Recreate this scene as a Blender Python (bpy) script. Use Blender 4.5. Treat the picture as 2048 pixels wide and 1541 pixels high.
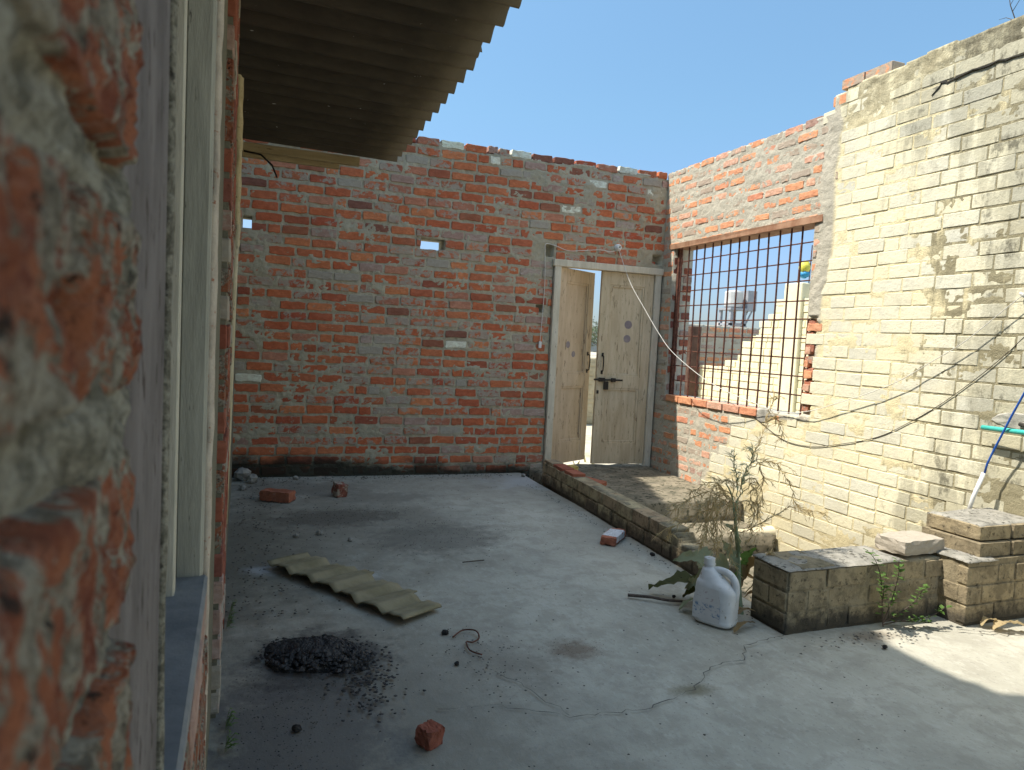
import bpy, math, random
import numpy as np
from mathutils import Matrix, Vector

rng = random.Random(7)
NP = np.random.default_rng(11)
SC = bpy.context.scene
COL = SC.collection
for o in list(bpy.data.objects):
    bpy.data.objects.remove(o)

# ------------------------------------------------------------------ camera, sky, sun
CAM_H = 1.30
YAW, PITCH, ROLL = math.radians(20.01), math.radians(-3.657), math.radians(2.944)
F_PX, W_PX = 1400.0, 2048.0
fw = Vector((math.sin(YAW) * math.cos(PITCH), math.cos(YAW) * math.cos(PITCH), math.sin(PITCH)))
r0 = fw.cross(Vector((0, 0, 1))).normalized()
u0 = r0.cross(fw)
rt = math.cos(ROLL) * r0 + math.sin(ROLL) * u0
up = rt.cross(fw)
cam = bpy.data.cameras.new('camera')
camo = bpy.data.objects.new('camera', cam)
COL.objects.link(camo)
m = Matrix((rt, up, -fw)).transposed().to_4x4()
m.translation = Vector((0, 0, CAM_H))
camo.matrix_world = m
cam.sensor_fit = 'HORIZONTAL'
cam.lens = 5.6
cam.sensor_width = 5.6 * W_PX / F_PX
cam.clip_start = 0.02
cam.clip_end = 3000
cam.dof.use_dof = True
cam.dof.focus_distance = 4.2
cam.dof.aperture_fstop = 2.8
SC.camera = camo

SUN_DIR = Vector((-0.56, 0.18, 1.0)).normalized()          # towards the sun
SUN_EL = math.asin(SUN_DIR.z)
SUN_ROT = math.atan2(SUN_DIR.x, SUN_DIR.y)
world = bpy.data.worlds.new('World')
SC.world = world
world.use_nodes = True
wn = world.node_tree
wn.nodes.clear()
sky = wn.nodes.new('ShaderNodeTexSky')
sky.sky_type = 'NISHITA'
sky.sun_disc = False
sky.sun_elevation = SUN_EL
sky.sun_rotation = SUN_ROT
sky.altitude = 200
sky.air_density = 1.0
sky.dust_density = 0.8
sky.ozone_density = 2.0
bg = wn.nodes.new('ShaderNodeBackground')
bg.inputs[1].default_value = 0.15
wo = wn.nodes.new('ShaderNodeOutputWorld')
# sky dimmed towards the horizon, beyond smog, to keep its tone at this exposure
wg = wn.nodes.new('ShaderNodeTexCoord'); ws = wn.nodes.new('ShaderNodeSeparateXYZ'); wn.links.new(wg.outputs['Generated'], ws.inputs[0])
wr = wn.nodes.new('ShaderNodeValToRGB'); wn.links.new(ws.outputs[2], wr.inputs[0])
for _p, _c in ((0.0, (.16, .178, .215)), (0.12, (.23, .255, .30)), (0.30, (.305, .365, .352)), (0.45, (.36, .425, .40)), (0.80, (1, .98, .80))):
    _e = wr.color_ramp.elements.new(_p) if _p not in (0.0,) else wr.color_ramp.elements[0]
    _e.position = _p; _e.color = (*_c, 1)
wr.color_ramp.elements[len(wr.color_ramp.elements) - 1].color = (1, .98, .80, 1)
wm = wn.nodes.new('ShaderNodeMix'); wm.data_type = 'RGBA'; wm.blend_type = 'MULTIPLY'; wm.inputs[0].default_value = 1
wn.links.new(sky.outputs[0], wm.inputs[6]); wn.links.new(wr.outputs[0], wm.inputs[7])
wn.links.new(wm.outputs[2], bg.inputs[0])
wn.links.new(bg.outputs[0], wo.inputs[0])
sl = bpy.data.lights.new('sun', 'SUN')
sl.energy = 2.0
sl.angle = math.radians(0.53)
sl.color = (1.0, 0.94, 0.84)
so = bpy.data.objects.new('sun', sl)
COL.objects.link(so)
so.rotation_euler = SUN_DIR.to_track_quat('Z', 'Y').to_euler()
SC.view_settings.view_transform = 'Standard'
SC.view_settings.look = 'None'
SC.view_settings.gamma = 1
SC.view_settings.use_curve_mapping = False
SC.view_settings.exposure = 1.95
SC.render.engine = 'CYCLES'
SC.cycles.max_bounces = 6
SC.cycles.diffuse_bounces = 4

# ------------------------------------------------------------------ helpers: objects
def prop(o, label=None, cat=None, group=None, kind=None):
    if label: o['label'] = label
    if cat: o['category'] = cat
    if group: o['group'] = group
    if kind: o['kind'] = kind
    elif cat: o['kind'] = 'thing'
    return o

def empty(name, label=None, cat=None, mat=None, group=None, parent=None, kind=None):
    o = bpy.data.objects.new(name, None)
    o.empty_display_size = 0.1
    COL.objects.link(o)
    if parent: o.parent = parent
    if mat is not None: o.matrix_world = mat
    return prop(o, label, cat, group, kind)

def link(name, me, parent=None, mat=None):
    o = bpy.data.objects.new(name, me)
    COL.objects.link(o)
    if parent: o.parent = parent
    if mat is not None: o.matrix_local = mat
    return o

class MB:
    """collects vertices and faces, builds one mesh"""
    def __init__(s): s.v = []; s.f = []; s.mi = []; s.cur = 0
    def add(s, vs, fs):
        b = len(s.v); s.v += [tuple(x) for x in vs]
        for f in fs: s.f.append(tuple(i + b for i in f)); s.mi.append(s.cur)
    def box(s, x0, x1, y0, y1, z0, z1, M=None, jit=0, bev=0):
        if bev:
            vs = []; n = 0
            c = [(x0, x1), (y0, y1), (z0, z1)]
            for sx in (0, 1):
                for sy in (0, 1):
                    for sz in (0, 1):
                        p = [c[0][sx], c[1][sy], c[2][sz]]
                        sg = [1 - 2 * sx, 1 - 2 * sy, 1 - 2 * sz]
                        for a in range(3):
                            q = list(p)
                            for k in range(3):
                                if k != a: q[k] += sg[k] * bev
                            vs.append(q)
            def id(sx, sy, sz, a): return ((sx * 2 + sy) * 2 + sz) * 3 + a
            fs = []
            for a in range(3):
                b_, c_ = (a + 1) % 3, (a + 2) % 3
                for s_ in (0, 1):
                    ring = []
                    for (q, w) in ((0, 0), (1, 0), (1, 1), (0, 1)):
                        k = [0, 0, 0]; k[a] = s_; k[b_] = q; k[c_] = w
                        ring.append(id(*k, a))
                    fs.append(ring if s_ else ring[::-1])
                for (q, w) in ((0, 0), (1, 0), (1, 1), (0, 1)):
                    k0 = [0, 0, 0]; k0[b_] = q; k0[c_] = w; k1 = list(k0); k1[a] = 1
                    A = [id(*k0, b_), id(*k1, b_), id(*k1, c_), id(*k0, c_)]
                    fs.append(A if (q + w) % 2 == 1 else A[::-1])
            for sx in (0, 1):
                for sy in (0, 1):
                    for sz in (0, 1):
                        t = [id(sx, sy, sz, 0), id(sx, sy, sz, 1), id(sx, sy, sz, 2)]
                        fs.append(t if (sx + sy + sz) % 2 else t[::-1])
        else:
            vs = [(x, y, z) for x in (x0, x1) for y in (y0, y1) for z in (z0, z1)]
            fs = [(0, 1, 3, 2), (4, 6, 7, 5), (0, 4, 5, 1), (2, 3, 7, 6), (0, 2, 6, 4), (1, 5, 7, 3)]
        if jit: vs = [[c + rng.uniform(-jit, jit) for c in p] for p in vs]
        if M is not None: vs = [tuple(M @ Vector(p)) for p in vs]
        s.add(vs, fs)
    def tube(s, pts, r, n=6, caps=True):
        pts = [Vector(p) for p in pts]
        rs = r if isinstance(r, (list, tuple)) else [r] * len(pts)
        if len(rs) != len(pts):
            rs = [rs[0] + (rs[-1] - rs[0]) * i / (len(pts) - 1) for i in range(len(pts))]
        vs = []; ref = None
        for i, p in enumerate(pts):
            d = (pts[min(i + 1, len(pts) - 1)] - pts[max(i - 1, 0)])
            d = d.normalized() if d.length > 1e-9 else Vector((0, 0, 1))
            if ref is None: ref = Vector((0, 0, 1)) if abs(d.z) < .8 else Vector((1, 0, 0))
            a = (ref - d * ref.dot(d)).normalized(); b = d.cross(a); ref = a
            for k in range(n):
                t = 2 * math.pi * k / n
                vs.append(p + (a * math.cos(t) + b * math.sin(t)) * rs[i])
        fs = []
        for i in range(len(pts) - 1):
            for k in range(n):
                k2 = (k + 1) % n
                fs.append((i * n + k, i * n + k2, (i + 1) * n + k2, (i + 1) * n + k))
        if caps:
            fs.append(tuple(range(n))[::-1]); fs.append(tuple((len(pts) - 1) * n + k for k in range(n)))
        s.add(vs, fs)
    def build(s, name, mats, parent=None, mat=None, smooth=False):
        me = bpy.data.meshes.new(name)
        me.from_pydata(s.v, [], s.f)
        for mm in (mats if isinstance(mats, (list, tuple)) else [mats]): me.materials.append(mm)
        if s.cur: me.polygons.foreach_set('material_index', s.mi)
        if smooth: me.polygons.foreach_set('use_smooth', [True] * len(me.polygons))
        me.update()
        return link(name, me, parent, mat)

def np_mesh(name, V, Fq, mats, attrs=None, smooth=True, tris=None):
    me = bpy.data.meshes.new(name)
    V = np.asarray(V, np.float32); Fq = np.asarray(Fq, np.int32)
    k = Fq.shape[1]
    me.vertices.add(len(V)); me.vertices.foreach_set('co', V.ravel())
    me.loops.add(Fq.size); me.loops.foreach_set('vertex_index', Fq.ravel())
    me.polygons.add(len(Fq)); me.polygons.foreach_set('loop_start', np.arange(0, Fq.size, k, dtype=np.int32))
    for mm in (mats if isinstance(mats, (list, tuple)) else [mats]): me.materials.append(mm)
    me.update(calc_edges=True)
    for nm, (dom, arr) in (attrs or {}).items():
        a = me.attributes.new(nm, 'FLOAT', dom); a.data.foreach_set('value', np.asarray(arr, np.float32).ravel())
    if smooth: me.polygons.foreach_set('use_smooth', np.ones(len(Fq), bool))
    me.validate()
    return me

def _hash(ix, iy, iz, seed):
    h = (ix.astype(np.int64) * 374761393 + iy.astype(np.int64) * 668265263 + iz.astype(np.int64) * 2147483647 + seed * 974711) & 0xffffffff
    h = ((h ^ (h >> 13)) * 1274126177) & 0xffffffff
    return ((h ^ (h >> 16)) & 0xffff) / 65535.0

def vnoise(x, y, seed=0, oct=3, gain=.5):
    """2-D fractal value noise, about -1..1"""
    x = np.asarray(x, float); y = np.asarray(y, float)
    tot = np.zeros(np.broadcast(x, y).shape); amp = 1; nrm = 0
    for o_ in range(oct):
        xi = np.floor(x); yi = np.floor(y); fx = x - xi; fy = y - yi
        fx = fx * fx * (3 - 2 * fx); fy = fy * fy * (3 - 2 * fy)
        z = np.zeros_like(xi)
        a = _hash(xi, yi, z, seed + o_); b = _hash(xi + 1, yi, z, seed + o_)
        c = _hash(xi, yi + 1, z, seed + o_); d = _hash(xi + 1, yi + 1, z, seed + o_)
        tot += amp * ((a + (b - a) * fx) * (1 - fy) + (c + (d - c) * fx) * fy - .5) * 2
        nrm += amp; amp *= gain; x = x * 2.03 + 17.1; y = y * 2.03 + 5.7
    return tot / nrm

def sstep(a, b, x):
    t = np.clip((x - a) / (b - a), 0, 1); return t * t * (3 - 2 * t)

# ------------------------------------------------------------------ helpers: materials
class N:
    def __init__(s, name):
        s.m = bpy.data.materials.new(name); s.m.use_nodes = True
        s.t = s.m.node_tree; s.t.nodes.clear()
        s.out = s.t.nodes.new('ShaderNodeOutputMaterial')
        s.b = s.t.nodes.new('ShaderNodeBsdfPrincipled')
        s.t.links.new(s.b.outputs[0], s.out.inputs[0])
        s.b.inputs['Specular IOR Level'].default_value = .25
    def n(s, typ, **kw):
        x = s.t.nodes.new(typ)
        for k, v in kw.items(): setattr(x, k, v)
        return x
    def set(s, inp, v):
        if isinstance(v, bpy.types.NodeSocket): s.t.links.new(v, inp)
        elif v is not None:
            if hasattr(v, '__len__') and len(v) == 3 and inp.type == 'RGBA': v = (*v, 1)
            inp.default_value = v
    def math(s, op, a, b=None, c=None, clamp=False):
        x = s.n('ShaderNodeMath', operation=op, use_clamp=clamp)
        s.set(x.inputs[0], a)
        if b is not None: s.set(x.inputs[1], b)
        if c is not None: s.set(x.inputs[2], c)
        return x.outputs[0]
    def mix(s, f, a, b, typ='MIX'):
        x = s.n('ShaderNodeMix', data_type='RGBA', blend_type=typ)
        s.set(x.inputs[0], f); s.set(x.inputs[6], a); s.set(x.inputs[7], b)
        return x.outputs[2]
    def pos(s): 
        return s.n('ShaderNodeNewGeometry').outputs['Position']
    def obj(s): 
        return s.n('ShaderNodeTexCoord').outputs['Object']
    def vmul(s, v, xyz):
        x = s.n('ShaderNodeVectorMath', operation='MULTIPLY'); s.set(x.inputs[0], v); x.inputs[1].default_value = xyz; return x.outputs[0]
    def vadd(s, a, b):
        x = s.n('ShaderNodeVectorMath', operation='ADD'); s.set(x.inputs[0], a); s.set(x.inputs[1], b); return x.outputs[0]
    def noise(s, v, scale, detail=4, rough=.55, dist=0):
        x = s.n('ShaderNodeTexNoise'); s.set(x.inputs['Vector'], v)
        x.inputs['Scale'].default_value = scale; x.inputs['Detail'].default_value = detail
        x.inputs['Roughness'].default_value = rough; x.inputs['Distortion'].default_value = dist
        return x.outputs[0]
    def ramp(s, f, stops, interp='LINEAR'):
        x = s.n('ShaderNodeValToRGB'); s.set(x.inputs[0], f)
        e = x.color_ramp; e.interpolation = interp
        while len(e.elements) < len(stops): e.elements.new(0.5)
        for el, (p, c) in zip(e.elements, stops):
            el.position = p; el.color = (*c, 1) if len(c) == 3 else c
        return x.outputs[0]
    def step(s, v, a, b):
        x = s.n('ShaderNodeMapRange', interpolation_type='SMOOTHSTEP'); s.set(x.inputs[0], v)
        s.set(x.inputs[1], a); s.set(x.inputs[2], b)
        return x.outputs[0]
    def attr(s, name):
        return s.n('ShaderNodeAttribute', attribute_name=name).outputs['Fac']
    def sep(s, v):
        x = s.n('ShaderNodeSeparateXYZ'); s.set(x.inputs[0], v); return x.outputs
    def rnd(s):
        r = s.math('ADD', s.n('ShaderNodeObjectInfo').outputs['Random'], s.attr('rnd'))
        return s.math('FRACT', r)
    def bump(s, h, strength=.3, dist=.005):
        x = s.n('ShaderNodeBump'); x.inputs['Strength'].default_value = strength; x.inputs['Distance'].default_value = dist
        s.set(x.inputs['Height'], h); s.t.links.new(x.outputs[0], s.b.inputs['Normal'])
    def done(s, col=None, rough=.85, metal=0):
        if col is not None: s.set(s.b.inputs['Base Color'], col)
        s.set(s.b.inputs['Roughness'], rough); s.b.inputs['Metallic'].default_value = metal
        return s.m

def g(v, t=(1, 1, 1)): return (v * t[0], v * t[1], v * t[2])

MORTAR = (.235, .225, .195)
def damp_mask(t, P, z):
    """black moss at the foot of the back wall, highest towards its left end"""
    X = t.sep(P)[0]; Z = t.sep(P)[2]
    lim = t.math('ADD', z, t.math('MULTIPLY', t.math('SUBTRACT', t.noise(t.vmul(P, (1, 1, 2)), 3.2, 5, .65), .5), .34))
    lim = t.math('SUBTRACT', lim, t.math('MULTIPLY', X, .045))
    return t.math('MULTIPLY', t.step(t.math('SUBTRACT', lim, Z), -.05, .10), .93)

def brick_mat(name, stops, smear=.5, damp=None, dark=1.0):
    t = N(name); P = t.pos(); r = t.rnd()
    c = t.ramp(r, stops)
    off = t.n('ShaderNodeCombineXYZ'); t.set(off.inputs[0], t.math('MULTIPLY', r, 37.0)); t.set(off.inputs[2], t.math('MULTIPLY', r, 91.0))
    Q = t.vadd(P, off.outputs[0])
    n1 = t.noise(t.vmul(Q, (1, 1, 1.6)), 22, 5, .6)
    c = t.mix(t.step(n1, .35, .75), c, t.mix(1.0, c, (1.35, 1.5, 1.6), 'MULTIPLY'))
    n2 = t.noise(Q, 70, 4, .7)
    c = t.mix(t.step(n2, .55, .8), c, t.mix(1.0, c, (.45, .42, .42), 'MULTIPLY'))
    c = t.mix(t.math('MULTIPLY', t.step(t.noise(P, 5.5, 6, .7), .35, .75), .16), c, (.36, .24, .17))
    # cement smeared over parts of the brick
    r2 = t.math('FRACT', t.math('MULTIPLY', r, 7.31))
    thr = t.math('SUBTRACT', .80, t.math('MULTIPLY', r2, .32 * smear * 2))
    s1 = t.noise(t.vmul(Q, (1, 1, 1.3)), 17, 6, .68, .4)
    sm = t.step(s1, t.math('SUBTRACT', thr, .03), t.math('ADD', thr, .05))
    c = t.mix(t.math('MULTIPLY', sm, .85), c, t.mix(t.noise(Q, 40, 3), (.28, .255, .20), (.46, .42, .34)))
    if damp is not None: c = t.mix(damp_mask(t, P, damp), c, (.018, .02, .014))
    t.bump(t.math('ADD', n2, t.math('MULTIPLY', n1, .6)), .55, .006)
    return t.done(c, .9)

RED = [(0, (.42, .10, .042)), (.2, (.48, .135, .054)), (.38, (.36, .078, .038)), (.5, (.54, .185, .075)), (.62, (.43, .11, .048)),
       (.74, (.44, .19, .115)), (.84, (.29, .075, .042)), (.92, (.43, .13, .052)), (1, (.19, .075, .052))]
M_RED = brick_mat('red brick', RED, .58, damp=.19)
M_RED2 = brick_mat('red infill brick', [(0, (.58, .25, .125)), (.3, (.64, .29, .145)), (.55, (.54, .21, .12)), (.8, (.56, .34, .24)), (1, (.57, .24, .12))], .8)
def near_mat(name, brick=True):
    t = N(name); P = t.pos(); Q = t.vmul(P, (1, .45, 1))
    big = t.noise(P, 26, 6, .65, .5); mid = t.noise(P, 95, 6, .7, .3); fine = t.noise(P, 420, 4, .7); grit = t.noise(P, 1100, 3, .7)
    cem = t.mix(t.step(mid, .38, .62), (.17, .16, .12), (.42, .40, .32))
    cem = t.mix(t.math('MULTIPLY', t.step(fine, .56, .70), .8), cem, (.045, .042, .035))
    cem = t.mix(t.math('MULTIPLY', t.step(grit, .60, .72), .5), cem, (.38, .36, .29))
    if brick:
        c = t.mix(t.step(big, .36, .60), (.21, .062, .036), (.41, .15, .075))
        c = t.mix(t.math('MULTIPLY', t.step(mid, .50, .66), .8), c, (.40, .19, .13))
        c = t.mix(t.math('MULTIPLY', t.step(fine, .55, .68), .75), c, (.085, .03, .022))
        c = t.mix(t.math('MULTIPLY', t.step(t.noise(P, 34, 7, .72, .8), .475, .53), .92), c, cem)
        c = t.mix(t.math('MULTIPLY', t.step(t.noise(P, 60, 5, .7), .60, .66), .9), c, (.03, .026, .022))
    else: c = t.mix(t.math('MULTIPLY', t.step(t.noise(P, 48, 6, .72), .58, .64), .8), cem, (.05, .045, .036))
    t.bump(t.math('ADD', t.math('MULTIPLY', mid, 2.2), t.math('ADD', fine, t.math('MULTIPLY', grit, .3))), .9, .004)
    return t.done(c, .92)
M_NEAR = near_mat('near brick'); M_NEARC = near_mat('near cement', False)
M_DARKBRICK = brick_mat('old brick', [(0, (.22, .06, .035)), (.5, (.30, .09, .05)), (1, (.20, .07, .055))], .35)
M_PALE = brick_mat('pale painted brick', [(0, (.62, .62, .47)), (.5, (.68, .64, .50)), (1, (.55, .56, .46))], .25)
M_PLUM = brick_mat('grey smeared brick', [(0, (.36, .24, .19)), (.5, (.33, .19, .145)), (1, (.38, .30, .25))], .9)

def lime_nodes(t, P, r, base):
    """lime washed wall: cream paint, worn grey patches, black rain streaks near its old end"""
    X, Y, Z = t.sep(P)[0], t.sep(P)[1], t.sep(P)[2]
    c = base
    w = t.noise(P, 2.6, 6, .62)
    c = t.mix(t.math('MULTIPLY', t.step(w, .44, .66), .5), c, (.56, .55, .47))
    w3 = t.noise(P, 60, 6, .75); c = t.mix(t.math('MULTIPLY', t.step(w3, .54, .66), .45), c, (.46, .43, .33))
    w2 = t.noise(P, 26, 5, .7)
    c = t.mix(t.math('MULTIPLY', t.step(w2, .58, .74), .4), c, (.50, .46, .33))
    return c, X, Y, Z

def lime_mat(name, joint=False):
    t = N(name); P = t.pos(); r = t.rnd()
    base = (.70, .60, .36) if joint else t.ramp(r, [(0, (.75, .70, .50)), (.25, (.73, .69, .515)), (.5, (.77, .71, .49)), (.7, (.67, .65, .52)), (.85, (.75, .68, .46)), (1, (.61, .595, .49))])
    c, X, Y, Z = lime_nodes(t, P, r, base)
    # rain streaks and algae: stains that belong to the wall's near end
    near = t.step(t.math('ADD', Y, t.math('MULTIPLY', t.math('SUBTRACT', t.noise(P, 1.7, 4), .5), 1.2)), 3.75, 2.75)
    top = t.math('MULTIPLY', t.step(Z, 2.3, 3.2), .6)
    st = t.noise(t.vmul(P, (1, 1, .16)), 5.5, 6, .66)
    amt = t.math('ADD', t.math('MULTIPLY', near, .30), t.math('MULTIPLY', top, .22))
    thr = t.math('SUBTRACT', .68, amt)
    k = t.step(st, t.math('SUBTRACT', thr, .05), t.math('ADD', thr, .12))
    c = t.mix(t.math('MULTIPLY', k, .52), c, (.25, .235, .17))
    bl = t.noise(t.vmul(P, (1, 1, .6)), 9, 7, .75)
    k2 = t.math('MULTIPLY', t.step(bl, .53, .66), t.math('MULTIPLY', t.math('ADD', near, t.math('MULTIPLY', top, .7)), 1.0, clamp=True))
    c = t.mix(t.math('MULTIPLY', k2, .72), c, (.07, .065, .045))
    foot = t.step(t.math('ADD', Z, t.math('MULTIPLY', t.noise(P, 4, 5), .5)), .62, .22)
    c = t.mix(t.math('MULTIPLY', foot, .42), c, (.30, .25, .15))
    h = t.math('ADD', t.noise(P, 90, 4, .7), t.math('MULTIPLY', t.noise(P, 25, 4, .6), 1.5))
    t.bump(h, .5, .006)
    return t.done(c, .92)
M_LIME = lime_mat('lime washed brick')

def mortar_mat(name, lime=False, damp=None, tint=(1, 1, 1)):
    t = N(name); P = t.pos()
    n = t.noise(P, 6, 5, .6)
    c = t.mix(n, g(.22, (1.03, 1, .86)), g(.38, (1.04, 1, .86)))
    c = t.mix(t.step(t.noise(P, 45, 5, .7), .58, .75), c, g(.11, (1, .95, .85)))
    c = t.mix(1.0, c, tint, 'MULTIPLY')
    if damp is not None: c = t.mix(damp_mask(t, P, damp), c, (.018, .02, .014))
    t.bump(t.math('ADD', t.noise(P, 110, 4, .7), t.math('MULTIPLY', t.noise(P, 28, 4, .6), 1.5)), .7, .007)
    if lime:
        a = t.attr('paint'); Y = t.sep(P)[1]; Z = t.sep(P)[2]
        cc = t.mix(t.noise(P, 12, 4), (.68, .585, .35), (.76, .68, .44))
        near = t.step(Y, 3.8, 2.75)
        st = t.noise(t.vmul(P, (1, 1, .25)), 7, 6, .7)
        k = t.step(t.math('ADD', st, t.math('MULTIPLY', near, .32)), .58, .78)
        cc = t.mix(t.math('MULTIPLY', k, .72), cc, (.10, .092, .06))
        top = t.step(Z, 2.75, 3.1)
        cc = t.mix(t.math('MULTIPLY', top, .55), cc, t.mix(t.step(t.noise(t.vmul(P, (1, 1, .6)), 9, 7, .72), .40, .62), (.085, .08, .062), (.50, .47, .34)))
        foot = t.step(t.math('ADD', Z, t.math('MULTIPLY', t.noise(P, 4, 5), .5)), .62, .22)
        cc = t.mix(t.math('MULTIPLY', foot, .5), cc, (.26, .21, .12))
        c = t.mix(a, c, cc)
    return t.done(c, .95)
M_MORTAR = mortar_mat('cement mortar', damp=.19, tint=(1.35, 1.25, 1.06))
M_MORTAR_R = mortar_mat('cement and lime joint', lime=True, tint=(1.5, 1.44, 1.34))
M_MORTAR_N = mortar_mat('rough cement', tint=(.62, .60, .50))

def plain(name, c0, c1, scale=12, rough=.8, bump=.3, stretch=(1, 1, 1), metal=0, spots=None, obj=False):
    t = N(name); P = t.obj() if obj else t.pos()
    Q = t.vmul(P, stretch)
    n = t.noise(Q, scale, 5, .62)
    c = t.mix(t.step(n, .3, .7), c0, c1)
    if spots: c = t.mix(t.step(t.noise(Q, scale * 3.1, 5, .7), spots[1], spots[1] + .08), c, spots[0])
    t.bump(t.noise(Q, scale * 6, 4, .7), bump, .004)
    return t.done(c, rough, metal)

def thin(t, c, f):
    """light passes through thin dry leaves and pods"""
    tr = t.n('ShaderNodeBsdfTranslucent'); t.set(tr.inputs[0], c); mx = t.n('ShaderNodeMixShader'); mx.inputs[0].default_value = f
    t.t.links.new(t.b.outputs[0], mx.inputs[1]); t.t.links.new(tr.outputs[0], mx.inputs[2]); t.t.links.new(mx.outputs[0], t.out.inputs[0])
# ------------------------------------------------------------------ brick shapes (shared)
def brick_shape(seed, rough=.20, n=16, depth=1.0, e=9, rim=.05, ix=.968, iz=.91):
    """unit brick: x and z in -.5...5, front at y=0 and back at y=1; ragged outline, pillowed face"""
    r = random.Random(seed)
    vs = []; fs = []
    ring = []
    cx, cz = (.487, .452) if rough < .05 else (.470, .40)
    base = [(cx, -.5), (.5, -cz), (.5, .05), (.5, cz), (cx, .5), (.22, .5), (-.05, .5), (-.27, .5), (-cx, .5), (-.5, cz), (-.5, -.05), (-.5, -cz), (-cx, -.5), (-.24, -.5), (.04, -.5), (.26, -.5)]
    n = len(base)
    for x, z in base:
        ring.append((x * (1 + r.uniform(-rough, rough * .3) * .32), z * (1 + r.uniform(-rough, rough * .3))))
    ins = [(x * ix, z * iz) for x, z in ring]
    for x, z in ring: vs.append((x * 1.01, 1, z * 1.01))
    for x, z in ring: vs.append((x, rim + r.uniform(-.02, .06), z))
    for x, z in ins: vs.append((x, r.uniform(-.02, .03) * (.25 if rough < .05 else 1), z))
    vs.append((r.uniform(-.1, .1), r.uniform(-.03, .02) * (.2 if rough < .05 else 1), 0))
    for k in range(n):
        k2 = (k + 1) % n
        fs.append((k, k2, n + k2, n + k)); fs.append((n + k, n + k2, 2 * n + k2, 2 * n + k))
        fs.append((2 * n + k, 2 * n + k2, 3 * n))
    fs.append(tuple(range(n))[::-1])
    return vs, fs
SHAPES = [brick_shape(100 + i) for i in range(18)]
SHAPES_NEAT = [brick_shape(300 + i, .022, e=12, rim=.05, ix=.975, iz=.93) for i in range(10)]
_bm_cache = {}
def brick_me(i, mat, neat=False):
    k = (i, mat.name, neat)
    if k not in _bm_cache:
        vs, fs = (SHAPES_NEAT if neat else SHAPES)[i]
        me = bpy.data.meshes.new('brick'); me.from_pydata(vs, [], fs); me.materials.append(mat); me.update()
        me.polygons.foreach_set('use_smooth', [False] * len(me.polygons))
        _bm_cache[k] = me
    return _bm_cache[k]

def courses(u0, u1, v0, v1, pitch, length, joint, seed, header=.12, jit=.006, bed=None):
    bed = joint * .84 if bed is None else bed
    r = random.Random(seed); out = []; v = v0; row = 0
    while v + pitch * .6 < v1:
        u = u0 - (row % 2) * length * .5 - r.uniform(0, .05)
        while u < u1:
            L = length * (.5 if r.random() < header else 1) * r.uniform(.95, 1.04)
            a, b = max(u + joint / 2, u0), min(u + L - joint / 2, u1)
            if b - a > .035:
                dz = r.uniform(-jit, jit) * .6
                out.append((a, b, v + bed / 2 + dz, v + pitch - bed / 2 + dz + r.uniform(-jit, jit) * .5))
            u += L
        v += pitch; row += 1
    return out

CAMV = Vector((0, 0, CAM_H))
def in_view(p, mg=60):
    d = p - CAMV; z = d.dot(fw)
    if z <= .02: return False
    x = 1024 + F_PX * d.dot(rt) / z; y = 770 - F_PX * d.dot(up) / z
    return -mg < x < 2048 + mg and -mg < y < 1541 + mg

def lay_bricks(parent, rects, choose, depth=.05, proud=.004, limit=300, neat=False, name='brick', rot=.012, pj=.0045):
    """bricks of one wall: the nearest 300 in view as parts, the rest as one part"""
    W = parent.matrix_world
    items = []
    for (a, b, c, d) in rects:
        mat = choose((a + b) / 2, (c + d) / 2, b - a)
        if mat is None: continue
        dep = depth
        if isinstance(mat, tuple): mat, dep = mat
        p = W @ Vector(((a + b) / 2, 0, (c + d) / 2))
        items.append(((p - CAMV).length if in_view(p) else 1e6 + rng.random(), a, b, c, d, mat, dep))
    items.sort(key=lambda x: x[0])
    rest = {}
    nshape = len(SHAPES_NEAT if neat else SHAPES)
    for i, (dist, a, b, c, d, mat, dep) in enumerate(items):
        si = rng.randrange(nshape)
        pr = -proud + rng.uniform(-pj, pj)
        M = Matrix.Translation(((a + b) / 2, pr, (c + d) / 2)) @ Matrix.Rotation(rng.uniform(-rot, rot), 4, 'Y') @ Matrix.Diagonal(((b - a) * (-1 if rng.random() < .5 else 1), dep, (d - c), 1))
        if i < limit and dist < 1e6:
            link(name, brick_me(si, mat, neat), parent, M)
        else:
            rest.setdefault(mat.name, (mat, []))[1].append((si, M))
    if rest:
        V = []; Fc = []; R = []; MI = []; mats = []
        for mat, lst in rest.values():
            mats.append(mat)
            for si, M in lst:
                vs, fs = (SHAPES_NEAT if neat else SHAPES)[si]
                b0 = len(V); flip = M.determinant() < 0
                V += [tuple(M @ Vector(p)) for p in vs]
                rr = rng.random()
                for f in fs:
                    f = [x + b0 for x in f]
                    Fc.append(f[::-1] if flip else f); R.append(rr); MI.append(len(mats) - 1)
        me = bpy.data.meshes.new('remaining_bricks'); me.from_pydata(V, [], Fc)
        for mm in mats: me.materials.append(mm)
        me.polygons.foreach_set('material_index', MI)
        me.polygons.foreach_set('use_smooth', [False] * len(Fc))
        at = me.attributes.new('rnd', 'FLOAT', 'FACE'); at.data.foreach_set('value', R)
        me.update()
        o = link('remaining_brick', me, parent); o['kind'] = 'stuff'

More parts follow.
